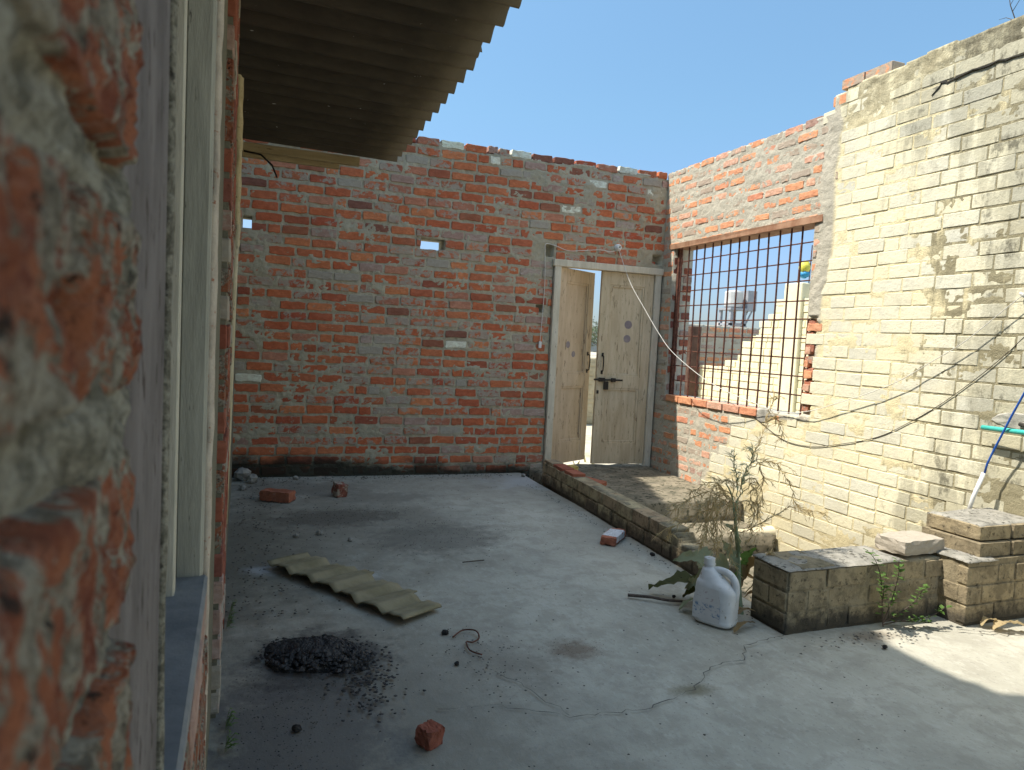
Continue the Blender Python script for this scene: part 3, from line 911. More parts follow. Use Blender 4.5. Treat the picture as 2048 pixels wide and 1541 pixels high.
# ------------------------------------------------------------------ low wall with pillar at the right
LW = empty('low_wall', 'low grey topped brick wall with dark damp foot, a green weed growing in front', 'low wall', mtx((2.335, 2.535, 0), (1, .025, 0), (-.025, 1, 0)))
def lh(U, V): return .0005 + .005 * vnoise(U * 9, V * 13, 71, 3) + .003 * vnoise(U * 35, V * 40, 72, 2)
sheet('mortar', LW, M_LOWJ, 0.0, 1.07, -.36, .312, .0125, .235, lh, topfun=lambda U: .305 + .006 * vnoise(U * 10, U * 0, 73, 2))
rects = courses(0.0, 1.07, .006, .300, .0975, .262, .013, 44, header=.1, jit=.003)
lay_bricks(LW, rects, lambda u, v, w: M_LOW, .05, .004, neat=True, rot=.006)
# end bricks of its left face
M_CEMTOP = plain('cement coping', (.20, .19, .16), (.33, .31, .265), 12, .95, .9, spots=((.075, .07, .055), .54))
LE = mtx((-.0, .235, 0), (0, -1, 0), (1, 0, 0))
for k in range(3):
    for q in range(2 if k % 2 else 1):
        w = .105 if k % 2 else .22
        M = LE @ Matrix.Translation((.012 + w / 2 + q * .115, -.010, .055 + k * .0975)) @ Matrix.Diagonal((w, .05, .082, 1))
        link('brick', brick_me(k + q, M_LOW, True), LW, M)
def coping(name, parent, u0, u1, y0, y1, z0, z1, seed, mat=None):
    nx = int((u1 - u0) / .02) + 1; ny = int((y1 - y0) / .02) + 1
    X, Y = np.meshgrid(np.linspace(u0, u1, nx), np.linspace(y0, y1, ny), indexing='ij')
    H = z1 + .007 * vnoise(X * 9, Y * 9, seed, 3)
    idx = np.arange(nx * ny).reshape(nx, ny); ed = np.zeros_like(X, bool); ed[0] = ed[-1] = True; ed[:, 0] = ed[:, -1] = True
    H[ed] -= .010
    jx = .006 * vnoise(X * 20, Y * 20, seed + 1, 2); X2 = X + jx * ed; Y2 = Y + jx * ed
    V0 = np.stack([X2, Y2, H], -1).reshape(-1, 3); V1 = V0.copy(); V1[:, 2] = z0; n = nx * ny
    F = [np.stack([idx[:-1, :-1], idx[1:, :-1], idx[1:, 1:], idx[:-1, 1:]], -1).reshape(-1, 4)]
    for e in (idx[:, 0], idx[-1, :], idx[::-1, -1], idx[0, ::-1]): F.append(np.stack([e[:-1] + n, e[1:] + n, e[1:], e[:-1]], -1))
    return link(name, np_mesh(name, np.concatenate([V0, V1]), np.concatenate(F), mat or M_CEMTOP), parent)
coping('coping', LW, -.008, .74, -.008, .245, .300, .312, 81)

PI_ = empty('pillar', 'stepped limewashed brick pillar and wall stub with worn cement top, right of the low wall', 'pillar', mtx((3.325, 2.41, 0), (1, .02, 0), (-.02, 1, 0)))
b = MB(); b.box(.006, .60, .006, .36, -.36, .325); b.box(.12, .60, .05, .36, .326, .40); b.box(.15, .60, .075, .36, .401, .478); b.build('core', M_LOWJ, PI_)
rects = courses(.0, .60, .006, .30, .098, .255, .012, 46, header=.12, jit=.003)
lay_bricks(PI_, rects, lambda u, v, w: M_LOW, .05, .003, neat=True, rot=.008)
for k in range(3):
    M = mtx((0, .36, 0), (0, -1, 0), (1, 0, 0)) @ Matrix.Translation((.10 + .12 * (k % 2), -.003, .055 + k * .098)) @ Matrix.Diagonal((.20, .05, .083, 1))
    link('brick', brick_me(k, M_LOW, True), PI_, M)
coping('coping', PI_, -.006, .21, -.006, .35, .318, .333, 85)
for (u0, u1, z0, z1, y0, mm) in ((.105, .335, .328, .402, .025, M_LOW), (.345, .62, .328, .402, .02, M_LOW), (.125, .36, .408, .482, .045, M_LOW), (.37, .62, .408, .482, .04, M_LOW)):
    link('brick', brick_me(rng.randrange(10), mm, True), PI_, Matrix.Translation(((u0 + u1) / 2, y0, (z0 + z1) / 2)) @ Matrix.Diagonal((u1 - u0, .28, z1 - z0, 1)))
coping('coping', PI_, .135, .62, .055, .35, .475, .490, 87)

# ------------------------------------------------------------------ house on the left
TH = math.radians(1.24)
HM = mtx((-.045, 0, 0), (-math.sin(TH), math.cos(TH), 0), (-math.cos(TH), -math.sin(TH), 0))
HS = empty('house', 'brick house close at the left edge with plastered window recess and dark corrugated eave', 'house', HM)
WALLO = empty('wall', parent=HS)
def nh(U, V):
    h = .004 + .007 * vnoise(U * 24, V * 34, 91, 5, .6) + .003 * vnoise(U * 90, V * 110, 92, 3)
    s = vnoise(U * 10, V * 13, 95, 4)
    return h - .0085 * sstep(.10, .40, s) + NEARO
# near masonry, fine enough for its closeness
NEARO = .004
sheet('mortar', WALLO, M_NEARC, .02, .346, 1.0, 1.66, .003, .23, nh)
b = MB()
b.box(-2.5, .018, .012, .23, -.36, 2.75); b.box(.0185, .346, .014, .23, -.36, .998); b.box(.0185, .346, .014, .23, 1.662, 2.75)
b.box(.3465, 1.28, .006, .23, -.36, .858); b.box(.3465, 1.28, .006, .23, 1.87, 2.75)
b.box(1.281, 2.43, .020, .23, -.36, 2.75); b.box(2.432, 6.40, .004, .23, -.36, 4.40); b.box(6.401, 9.0, .004, .23, -.36, 4.40)  # height over the eave and far stretch added to block sun
# unseen upper wall added to cast shade; slot and broken top shape its edge
b.box(-2.5, 2.43, .03, .23, 2.752, 4.40); b.box(-2.5, 2.40, .035, .23, 4.401, 5.50); b.box(2.401, 4.33, .035, .23, 4.401, 5.02)
_u = 2.402
while _u < 4.32:
    _w = rng.uniform(.06, .13); _z = float(np.interp(_u, [2.4, 2.76, 2.83, 3.0, 3.14, 3.33, 3.48, 3.8, 4.3], [5.5, 5.42, 5.20, 5.17, 5.17, 5.27, 5.38, 5.30, 5.30])) + rng.uniform(-.025, .025)
    b.box(_u, min(_u + _w, 4.33), .036, .23, 5.021, _z); _u += _w + .001
U_ = 4.41; z = 5.30; b.box(U_, 9.0, .035, .23, 4.401, 5.30)
while z < 6.6:
    b.box(U_, 9.0, .0352, .23, z + .001, z + .094)
    z += .095; U_ += rng.choice((.14, .18, .22, .26))
b.build('masonry', M_MORTAR_N, WALLO)
def big_brick(parent, u0, u1, v0, v1, seed, mat, depth=.03, proud=.006):
    nx, nz = 64, 30
    X, Zz = np.meshgrid(np.linspace(-.5, .5, nx), np.linspace(-.5, .5, nz), indexing='ij')
    e = np.maximum(np.abs(X) ** 1, 0)
    w, h = u1 - u0, v1 - v0
    ex = (.5 - np.abs(X)) * w; ez = (.5 - np.abs(Zz)) * h
    edge = np.minimum(ex, ez)
    Hh = NEARO - proud + depth * sstep(.006, .0, edge) * .5 + .0048 * vnoise(X * 9 + seed, Zz * 5, seed, 5, .6) + .0018 * vnoise(X * 60, Zz * 26 + seed, seed + 3, 3)
    Hh += .006 * sstep(.35, .65, vnoise(X * 7 + seed * 3, Zz * 4, seed + 7, 3))
    rx = .0035 * vnoise(Zz * 9 + seed, X * 0 + seed, seed + 1, 2); rz = .003 * vnoise(X * 16 + seed, Zz * 0 + seed, seed + 2, 3)
    edgew = sstep(.012, 0, edge)
    Uu = (u0 + u1) / 2 + X * w + rx * edgew; Vv = (v0 + v1) / 2 + Zz * h + rz * edgew
    Hh[0] = Hh[-1] = depth + NEARO; Hh[:, 0] = Hh[:, -1] = depth + NEARO
    idx = np.arange(nx * nz).reshape(nx, nz)
    return link('brick', np_mesh('brick', np.stack([Uu, Hh, Vv], -1).reshape(-1, 3), np.stack([idx[:-1, :-1], idx[1:, :-1], idx[1:, 1:], idx[:-1, 1:]], -1).reshape(-1, 4), mat), parent)
row = 0
for v0 in np.arange(1.0, 1.62, .0925):
    vv = v0 - .0085
    if row % 2 == 0: ss = ((.04, .118), (.130, .345))
    else: ss = ((.02, .222), (.236, .352))
    for (a, c) in ss: big_brick(WALLO, a, c, vv, vv + .074, int(row * 7 + a * 100) + 2, M_NEAR)
    row += 1
# masonry seen under the sill and beyond the window
rects = courses(.62, 1.285, .40, .855, .0935, .244, .016, 52)
lay_bricks(WALLO, rects, lambda u, v, w: M_NEAR if rng.random() > .3 else M_PLUM, .05, .003, pj=.002)
rects = courses(2.425, 3.4, .0, 2.72, .0935, .244, .016, 53, header=.3)
lay_bricks(WALLO, rects, lambda u, v, w: M_DARKBRICK if rng.random() > .55 else M_NEAR if rng.random() > .35 else M_PLUM, .05, .004, limit=140)

# window of the house: sill, shutter, frame, plastered jamb
WN = empty('window', parent=HS)
M_SILL = plain('grey cement sill', (.17, .18, .185), (.27, .275, .27), 9, .8, .4)
M_SHUT = plain('dusty grey shutter paint', (.13, .11, .115), (.24, .21, .205), 16, .8, .5, (1, 1, .4), spots=((.05, .038, .032), .56))
M_BOARD = plain('stained board', (.12, .106, .10), (.21, .19, .182), 22, .85, .5, (1, 1, .35), spots=((.055, .04, .034), .57))
M_STILE = plain('pale grey wood paint', (.50, .47, .37), (.62, .59, .48), 40, .8, .5, (2, 2, .25), spots=((.20, .17, .12), .62))
M_JAMB = plain('grey jamb paint', (.32, .315, .26), (.43, .42, .35), 18, .85, .5, (2, 2, .3), spots=((.07, .062, .05), .63))
M_PLAS = plain('flaking plaster edge', (.42, .36, .29), (.58, .51, .41), 22, .9, .7, spots=((.34, .13, .07), .60))
b = MB(); b.box(.347, 1.245, -.002, .124, .8585, .885, bev=.004); b.build('sill', M_SILL, WN)
b = MB(); b.box(.36, 1.148, .104, .125, .87, 1.868, bev=.003)
b.build('shutter', M_SHUT, WN)
b = MB(); b.box(1.150, 1.178, .0415, .103, .878, 1.866, bev=.002); b.build('frame', M_STILE, WN)
b = MB(); b.box(1.235, 1.2795, .006, .048, .876, 1.84, bev=.004, jit=.001); b.build('jamb', M_JAMB, WN)
b = MB(); b.box(.3475, .630, .013, .060, .40, 2.2, bev=.003); b.build('board', M_BOARD, WN)
b = MB(); b.box(1.1785, 1.2785, .05, .16, .80, 1.868); b.build('reveal', M_MORTAR_N, WN)
b = MB(); b.box(.36, 1.279, .165, .225, .87, 1.868); b.build('sun_block_board', M_BOARD, WN)  # unseen backing added to stop sun leaking through the window
b = MB(); b.box(.348, 1.279, .004, .12, 1.8415, 1.871); b.build('head', plain('dark head board', (.07, .055, .045), (.12, .095, .075), 8), WN)
def rough_strip(name, parent, u, y, v0, v1, ru, ry, seed, mat, st=.012):
    n = int((v1 - v0) / st); k = 9
    V = []; F = []
    vv = np.linspace(v0, v1, n)
    for j in range(k):
        a = 2 * math.pi * j / k
        s = 1 + .32 * vnoise(vv * 16, np.full(n, j * .9), seed, 3)
        V.append(np.stack([u + math.cos(a) * ru * s + .004 * vnoise(vv * 5, vv * 0, seed + 2, 2), y + math.sin(a) * ry * s, vv], -1))
    V = np.stack(V, 1).reshape(-1, 3); idx = np.arange(n * k).reshape(n, k)
    nx = np.roll(idx, -1, 1)
    F = np.stack([idx[:-1], nx[:-1], nx[1:], idx[1:]], -1).reshape(-1, 4)
    return link(name, np_mesh(name, V, F, mat), parent)
rough_strip('mortar_edge', WN, .632, .012, .40, 2.2, .006, .004, 15, M_NEARC, .006)
rough_strip('plaster_edge', WN, 1.300, .0045, .40, 2.6, .022, .0085, 5, M_PLAS)
rough_strip('plaster_edge', WALLO, 4.05, -.002, 1.72, 2.75, .05, .022, 8, plain('yellowed plaster', (.46, .38, .22), (.60, .52, .33), 16, .9, .7, spots=((.13, .10, .06), .6)), .02)
# corrugated eave
def roof_mat():
    t = N('sooty cement sheet'); P = t.pos(); X = t.sep(P)[0]
    n = t.noise(t.vmul(P, (1.2, 3, 1)), 4, 6, .65)
    c = t.mix(n, (.028, .023, .019), (.10, .083, .06))
    edge = t.step(t.math('ADD', X, t.math('MULTIPLY', t.noise(P, 7, 4), .3)), .75, 1.1)
    c = t.mix(t.math('MULTIPLY', edge, .6), c, (.22, .18, .12))
    c = t.mix(t.step(t.noise(t.vmul(P, (2.2, 9, 1)), 9, 3, .5), .735, .765), c, (.5, .48, .44))
    t.bump(t.noise(P, 40, 5, .7), .4, .004)
    return t.done(c, .9)
M_ROOF = roof_mat()
M_SHEET = plain('dusty fibre cement', (.21, .18, .105), (.30, .26, .165), 9, .9, .4, spots=((.09, .08, .05), .68))
def corrugated(name, x0, x1, y0, y1, pitch, amp, thick, parent, M, mat, phase=0, per=10, sag=0, rag=.0):
    ny = max(8, int((y1 - y0) / pitch * per)); nx = 10
    ys = np.linspace(y0, y1, ny + 1); xs = np.linspace(x0, x1, nx + 1)
    X, Y = np.meshgrid(xs, ys, indexing='ij')
    ph = 2 * math.pi * (Y + phase) / pitch
    Zt = amp * (np.sin(ph) + .22 * np.sin(2 * ph + .6)) + sag * ((X - x0) / (x1 - x0)) ** 2
    Xr = X + rag * vnoise(Y * 9, Y * 0 + 3, 5, 2) * (np.abs(X - x1) < 1e-6)
    V0 = np.stack([Xr, Y, Zt], -1).reshape(-1, 3); V1 = V0.copy(); V1[:, 2] -= thick
    n = len(V0); idx = np.arange(n).reshape(nx + 1, ny + 1)
    q = np.stack([idx[:-1, :-1], idx[1:, :-1], idx[1:, 1:], idx[:-1, 1:]], -1).reshape(-1, 4)
    F = [q, q[:, ::-1] + n]
    for e in (idx[:, 0], idx[-1, :], idx[::-1, -1], idx[0, ::-1]): F.append(np.stack([e[:-1] + n, e[1:] + n, e[1:], e[:-1]], -1))
    return link(name, np_mesh(name, np.concatenate([V0, V1]), np.concatenate(F), mat), parent, M)
RF = empty('roof', parent=HS)
RF.matrix_local = HM.inverted() @ Matrix.Rotation(0, 4, 'Z')
pitch = .1765
y = 5.34; k = 0
while y > -2.0:
    w = pitch * 6
    corrugated('roof_sheet', -.45, .905 + (.012 if k % 2 else -.006) + .010 * (y - 3), y - w - .05, y, pitch, .033, .007, RF,
               Matrix.Translation((0, 0, 2.625 + (.009 if k % 2 else 0))) @ Matrix.Rotation(math.radians(1.0), 4, 'Y'), M_ROOF, phase=0, rag=.004)
    y -= w; k += 1
M_WOOD = plain('dry yellowish timber', (.30, .23, .12), (.42, .33, .19), 5, .85, .4, (.6, 4, 4), spots=((.14, .10, .05), .62))
b = MB(); b.box(-.16, .66, 5.30, 5.345, 2.515, 2.575, bev=.004, jit=.003); b.box(-.16, .52, 5.352, 5.385, 2.485, 2.535, bev=.003, jit=.003)
b.build('batten', M_WOOD, RF)

# pole leaning on the house wall and the bent wire sticking out of it
M_POLE = plain('cream stained pole', (.50, .43, .27), (.66, .58, .40), 10, .75, .35, (3, 3, .5), spots=((.10, .085, .06), .60))
b = MB()
b.tube([(-.140, 3.75, .30), (-.131, 3.75, .9), (-.126, 3.76, 1.4), (-.119, 3.77, 1.80)], [.015, .0155, .0155, .015], 8)
prop(b.build('wooden_pole', M_POLE, smooth=True), 'thin cream wooden pole standing upright against the house wall corner at left', 'pole')
b = MB(); b.tube([(-.12, 4.9, 2.42), (-.02, 4.85, 2.40), (.05, 4.8, 2.33), (.08, 4.75, 2.25)], .006, 6)
prop(b.build('iron_rod', M_IRON, smooth=True), 'short bent dark rod sticking out of the house wall under the eave', 'rod')

# ------------------------------------------------------------------ beyond the walls
M_LIMEFAR = lime_mat('far lime wash')
NW = empty('brick_wall', 'sunlit cream neighbour wall seen through the grille, its top broken down in steps', 'wall', mtx((6.50, 0, 0), (0, -1, 0), (1, 0, 0)))
def nw_top(U):
    Y = -U
    z = np.interp(Y, [7.0, 7.6, 8.0, 8.45, 8.8, 9.3], [2.05, 2.02, 1.62, 1.20, 1.10, 1.05])
    return np.floor(z / .0955) * .0955 + .01
M_LIMEJ = plain('cream lime joint', (.58, .50, .29), (.68, .60, .37), 10, .95, .5)
M_LIME2 = plain('cream lime paint', (.68, .62, .42), (.78, .71, .48), 9, .95, .5, spots=((.42, .34, .22), .62))
sheet('mortar', NW, M_LIMEJ, -9.3, -7.0, -.36, 2.1, .03, .23, lambda U, V: .004 + .003 * vnoise(U * 20, V * 20, 3, 2), topfun=nw_top)
rects = [r for r in courses(-9.3, -7.0, -.36, 2.08, .0955, .25, .012, 60) if r[3] < float(nw_top(np.array((r[0] + r[1]) / 2))) + .012]
lay_bricks(NW, rects, lambda u, v, w: M_LIME2, .05, .004, neat=True, limit=260)
b = MB(); b.box(-7.49, -7.17, -.05, .25, -.36, 2.22, bev=.01); b.build('pier', M_LIME2, NW)
for (yy, z1) in ((7.40, 2.72), (7.20, 2.70)):
    b = MB(); b.tube([(-yy, .08, 2.2), (-yy + .01, .08, z1)], .007, 5); b.build('reinforcing_bar', M_RUST, NW)
FR = empty('brick_wall', 'distant low red brick and cement wall beyond the grille, behind the stepped cream wall', 'wall', mtx((0, 9.45, 0), (1, 0, 0), (0, 1, 0)))
sheet('mortar', FR, M_MORTAR_R, 6.0, 8.6, -.36, 1.70, .03, .23, ragged(33, .003, .005, .004, .008))
lay_bricks(FR, courses(6.0, 8.6, -.30, 1.70, .0945, .244, .018, 62, bed=.03), lambda u, v, w: M_RED2 if rng.random() > .3 else M_PLUM, .05, .004, limit=180)
b = MB(); b.box(6.28, 6.48, -.16, -.01, -.36, 1.66, bev=.008); b.build('pier', plain('soot brown brick', (.07, .04, .03), (.13, .075, .055), 8, .9, .5), FR)
BD = empty('brick_wall', 'low tan boundary wall glimpsed through the gap between the door leaves', 'wall', mtx((0, 13.0, 0), (1, 0, 0), (0, 1, 0)))
M_TAN = plain('tan earth wall', (.40, .33, .21), (.50, .43, .29), 5, .95, .5)
sheet('mortar', BD, M_TAN, 3.0, 11.5, -.36, 1.02, .05, .23, ragged(35, .003, .008, .006, .01))
lay_bricks(BD, courses(5.2, 8.6, -.3, 1.02, .0945, .244, .016, 64), lambda u, v, w: M_TAN, .05, .006, limit=120)

M_TANK = plain('hazed tank plaster', (.40, .40, .39), (.50, .50, .48), 1.5, .9, .2)  # white greyed down to put distance haze into the colour
M_TANKG = plain('grey concrete frame', (.22, .235, .26), (.30, .31, .33), 1.5, .9, .2)
WT = empty('water_tower', 'distant white drum water tank on a frame with a stair, seen through the grille', 'water tower', Matrix.Translation((33.3, 44.0, -.36)))
z0, zt, zb = 0.0, 6.15, 4.95
b = MB(); prof = [(0, zb - .05), (.62, zb), (.66, zb + .1), (.66, zt - .1), (.6, zt), (0, zt + .12)]
n = 20; vs = [(r * math.cos(2 * math.pi * k / n), r * math.sin(2 * math.pi * k / n), z) for r, z in prof for k in range(n)]
b.add(vs, [(i * n + k, i * n + (k + 1) % n, (i + 1) * n + (k + 1) % n, (i + 1) * n + k) for i in range(len(prof) - 1) for k in range(n)])
b.build('tank', M_TANK, WT)
b = MB()
b.box(-.8, .8, -.8, .8, zb - .22, zb - .06); b.box(-.7, .7, -.7, .7, 2.2, 2.4); b.box(-.7, .7, -.7, .7, 3.6, 3.75)
b.build('platform', M_TANKG, WT)
for sx in (-.6, .6):
    for sy in (-.6, .6):
        b = MB(); b.box(sx - .1, sx + .1, sy - .1, sy + .1, z0, zb - .2); b.build('leg', M_TANKG, WT)
b = MB(); b.tube([(.95, -.4, 0), (1.5, -.4, 2.2), (.9, -.4, 3.7), (1.5, -.4, 4.9)], .07, 5); b.tube([(.95, .1, 0), (1.5, .1, 2.2), (.9, .1, 3.7), (1.5, .1, 4.9)], .07, 5)
b.box(.9, 1.7, -.5, .3, zb - .2, zt + .1); b.build('stair', M_TANKG, WT)

# houses and trees along the horizon, haze painted into the paler colours
M_HAZEW = [plain('haze paled plaster %d' % i, c, g(1.12, c), .4, .95, .0) for i, c in enumerate(((.50, .50, .50), (.44, .43, .42), (.40, .36, .34), (.54, .52, .47)))]
M_WINDARK = plain('distant window', (.13, .14, .16), (.18, .19, .21), 2, .6, 0)
bl = [(30, 92, 6, 4.2, 'pale two storey house far off, first from the left in the door gap'), (36, 84, 5, 3.4, 'small grey house far off beside the tree in the door gap'),
      (70, 90, 9, 4.4, 'long low white house far off left of the water tank'), (83, 86, 6, 5.0, 'white flat roofed house far off, left edge of the grille opening'),
      (98, 92, 10, 3.6, 'low brown house far off behind the distant red wall'), (112, 88, 8, 4.0, 'pale house far off to the right of the water tank')]
for i, (x, y, w, h, lab) in enumerate(bl):
    o = empty('house', lab, 'house', Matrix.Translation((x, y, -.36)) @ Matrix.Rotation(rng.uniform(-.4, .1), 4, 'Z'))
    b = MB(); b.box(-w / 2, w / 2, 0, 6, 0, h); b.box(-w / 2 - .2, w / 2 + .2, -.25, 6.2, h, h + .35); b.box(-w / 5, w / 6, 2, 5, h + .351, h + 1.8)
    b.build('wall', M_HAZEW[i % 4], o)
    for k in range(int(w / 2.2)):
        b = MB(); xx = -w / 2 + 1.2 + k * 2.2; b.box(xx, xx + .9, -.04, .03, 1.0, 2.1); b.build('window', M_WINDARK, o)
M_TREE = [plain('distant foliage %d' % i, c, g(1.5, c), .9, .95, .0) for i, c in enumerate(((.065, .085, .045), (.085, .10, .06), (.10, .115, .075)))]
M_TRUNK = plain('bark', (.10, .075, .05), (.16, .12, .085), 8)
def tree(x, y, h, w, mi, label, group=None):
    o = empty('tree', label, 'tree', Matrix.Translation((x, y, -.36)), group)
    b = MB(); b.tube([(0, 0, 0), (.1, 0, h * .3), (0, .1, h * .6)], [h * .03, h * .022, h * .01], 6)
    for k in range(4):
        a = rng.uniform(0, 6.28); b.tube([(.05, 0, h * (.3 + .06 * k)), (math.cos(a) * w * .3, math.sin(a) * w * .3, h * (.55 + .08 * k))], [h * .014, h * .005], 5)
    b.build('trunk', M_TRUNK, o)
    b = MB(); cl = [(rng.gauss(0, w * .22), rng.gauss(0, w * .22), h * rng.uniform(.45, .9), w * rng.uniform(.14, .26)) for _ in range(11)]
    for _ in range(1500):
        cx, cy, cz, cr = rng.choice(cl)
        d = Vector((rng.gauss(0, 1), rng.gauss(0, 1), rng.gauss(0, 1))).normalized() * cr * rng.uniform(.5, 1.05)
        p = Vector((cx, cy, cz)) + d; a = Vector((rng.gauss(0, 1), rng.gauss(0, 1), rng.gauss(0, .6))).normalized(); c = a.cross(d).normalized(); L = h * .028
        b.add([p - a * L, p + c * L * .5, p + a * L, p - c * L * .5], [(0, 1, 2, 3)])
    b.build('crown', M_TREE[mi], o)
tree(39.5, 78, 4.6, 5.2, 0, 'dark green tree far off in the gap between the door leaves')
tree(46, 96, 5.5, 6, 1, 'rounded hazy tree far off beside the pale house in the door gap')
tree(76, 74, 4.2, 5, 1, 'hazy green tree far off at the left edge of the grille opening')
tree(62, 70, 3.6, 4.5, 2, 'pale low tree far off behind the left window jamb')
tree(90, 78, 4.4, 6, 2, 'pale tree far off behind the top of the distant red wall')
# far wood and scrub closing the horizon, haze put into its grey
b = MB()
for i in range(9000):
    a = math.radians(rng.uniform(-8, 92)); R_ = rng.uniform(150, 260)
    hh = 2.2 + 2.6 * float(vnoise(np.array(a * 30), np.array(1.0), 5, 3)) 
    p = Vector((math.sin(a) * R_, math.cos(a) * R_, -.36 + rng.uniform(0, 1) * max(1.0, hh)))
    t = Vector((math.cos(a), -math.sin(a), 0)); L = rng.uniform(.8, 2.0)
    b.add([p - t * L, p + Vector((0, 0, -L * .5)), p + t * L, p + Vector((0, 0, L * .6))], [(0, 1, 2, 3)])
prop(b.build('treeline', plain('hazy far wood', (.17, .19, .19), (.22, .24, .235), .05, .95, 0)), kind='stuff')
# patchy field grass outside
b = MB()
for i in range(5000):
    x = rng.uniform(2, 30); y = rng.uniform(8.0, 40)
    if vnoise(np.array(x * .3), np.array(y * .3), 9, 2) < .05: continue
    h = rng.uniform(.05, .28); a = rng.uniform(0, 6.28); w = rng.uniform(.01, .04)
    b.add([(x - w * math.cos(a), y - w * math.sin(a), -.37), (x + w * math.cos(a), y + w * math.sin(a), -.37), (x + rng.uniform(-.1, .1), y + rng.uniform(-.1, .1), -.36 + h)], [(0, 1, 2)])
prop(b.build('grass', plain('dry field grass', (.22, .20, .08), (.34, .29, .14), 3, .95, 0)), kind='stuff')

# ------------------------------------------------------------------ pipes, wires, fittings
M_PVC = plain('cream plastic pipe', (.66, .58, .40), (.74, .66, .48), 14, .5, .15, spots=((.45, .36, .22), .66))
M_WHITE = plain('dirty white plastic', (.66, .66, .63), (.76, .76, .73), 20, .5, .15, spots=((.40, .37, .32), .68))
M_BLACK = plain('black hollow', (.012, .011, .01), (.02, .018, .016), 20)
PP = empty('drain_pipe', 'short cream plastic drain pipe poking out of the cream wall behind the dry plant', 'pipe', Matrix.Translation((3.95, 4.50, -.14)))
b = MB(); n = 20; ax = Vector((-1, .10, -.10)).normalized(); s1 = ax.cross(Vector((0, 0, 1))).normalized(); s2 = s1.cross(ax)
rings = [(0, .056), (.34, .056), (.345, .060), (.40, .060), (.40, .052), (.30, .050)]
vs = [ax * d + (s1 * math.cos(2 * math.pi * k / n) + s2 * math.sin(2 * math.pi * k / n)) * r for d, r in rings for k in range(n)]
b.add(vs, [(i * n + k, i * n + (k + 1) % n, (i + 1) * n + (k + 1) % n, (i + 1) * n + k) for i in range(len(rings) - 1) for k in range(n)])
b.build('tube', M_PVC, PP, smooth=True)
b = MB(); b.add([ax * .31 + (s1 * math.cos(2 * math.pi * k / n) + s2 * math.sin(2 * math.pi * k / n)) * .0505 for k in range(n)], [tuple(range(n))]); b.build('hollow', M_BLACK, PP)
M_TEAL = plain('teal plastic', (.05, .42, .36), (.08, .50, .43), 20, .4, .1)
M_BLUE = plain('blue cable', (.015, .07, .34), (.025, .11, .42), 20, .4, .1)
b = MB(); b.tube([(3.86, 2.795, .945), (3.845, 2.5, .950), (3.83, 1.7, .955)], .0135, 12)
prop(b.build('water_pipe', M_TEAL, smooth=True), 'teal green plastic pipe jutting along the stained cream wall', 'pipe')
CD = empty('conduit', 'white plastic conduit standing on the pillar top with a blue cable leaving its upper end', 'conduit', Matrix.Translation((3.80, 2.795, .49)))
b = MB(); b.tube([(0, 0, -.07), (.012, -.02, .06), (.035, -.052, .205)], .0115, 10); b.build('tube', M_WHITE, CD, smooth=True)
b = MB(); b.tube([(.035, -.052, .19), (.037, -.065, .26), (.035, -.095, .34), (.03, -.13, .42), (.025, -.18, .54), (.02, -.26, .72), (.0, -.6, 1.2)], .0055, 6); b.build('cable', M_BLUE, CD, smooth=True)
M_CEM = plain('grey cement dab', (.24, .23, .20), (.42, .40, .34), 14, .95, .7)
def dab(u, v, ru, rv, seed, th=.012):
    n = 22; vs = [(u, -th, v)]; 
    for q, f, y in ((.75, .75, -th * .9), (1, 1, .006)):
        for k in range(n):
            a = 2 * math.pi * k / n; rr = f * (1 + .28 * float(vnoise(np.array(math.cos(a) * 2 + 5), np.array(math.sin(a) * 2), seed, 3)))
            vs.append((u + math.cos(a) * ru * rr, y + rng.uniform(-.002, .002), v + math.sin(a) * rv * rr))
    fs = [(0, 1 + (k + 1) % n, 1 + k) for k in range(n)] + [(1 + k, 1 + (k + 1) % n, 1 + n + (k + 1) % n, 1 + n + k) for k in range(n)]
    b = MB(); b.add(vs, fs); b.build('cement_patch', M_CEM, RW)
dab(-2.66, 1.0, .15, .05, 3, .008); dab(-4.70, .785, .15, .07, 5, .008)
b = MB(); b.tube([(-2.63, -.015, .985), (-2.58, -.016, .98), (-2.54, -.015, .985)], .011, 6); b.build('crack', M_HOLE, RW)

M_WIREW = plain('white flex', (.62, .60, .54), (.70, .68, .62), 30, .5, .1)
M_WIREB = plain('dark flex', (.05, .042, .035), (.09, .075, .06), 30, .6, .1)
def smooth_path(p, k=8):
    p = [Vector(q) for q in p]; out = []
    for i in range(len(p) - 1):
        a = p[max(i - 1, 0)]; b_ = p[i]; c = p[i + 1]; d = p[min(i + 2, len(p) - 1)]
        for j in range(k):
            t = j / k
            out.append(.5 * ((2 * b_) + (c - a) * t + (2 * a - 5 * b_ + 4 * c - d) * t * t + (3 * b_ - a - 3 * c + d) * t ** 3))
    out.append(p[-1]); return out
CABLE = [(3.385, 6.34, 2.245), (3.434, 6.175, 1.931), (3.497, 5.961, 1.659), (3.553, 5.772, 1.432), (3.604, 5.601, 1.265), (3.698, 5.282, 1.07), (3.776, 5.018, .961), (3.848, 4.774, .896), (3.905, 4.471, .839), (3.885, 4.153, .883), (3.885, 3.873, .976), (3.885, 3.621, 1.066), (3.885, 3.387, 1.168), (3.885, 3.159, 1.307), (3.885, 2.955, 1.437), (3.885, 2.662, 1.683), (3.90, 2.2, 2.05)]
b = MB(); b.tube(smooth_path(CABLE, 5), [.0034, .0024], 5)
prop(b.build('cable', M_WIREW, smooth=True), 'long white cable drooping from the bulb holder above the door across the barred window', 'cable')
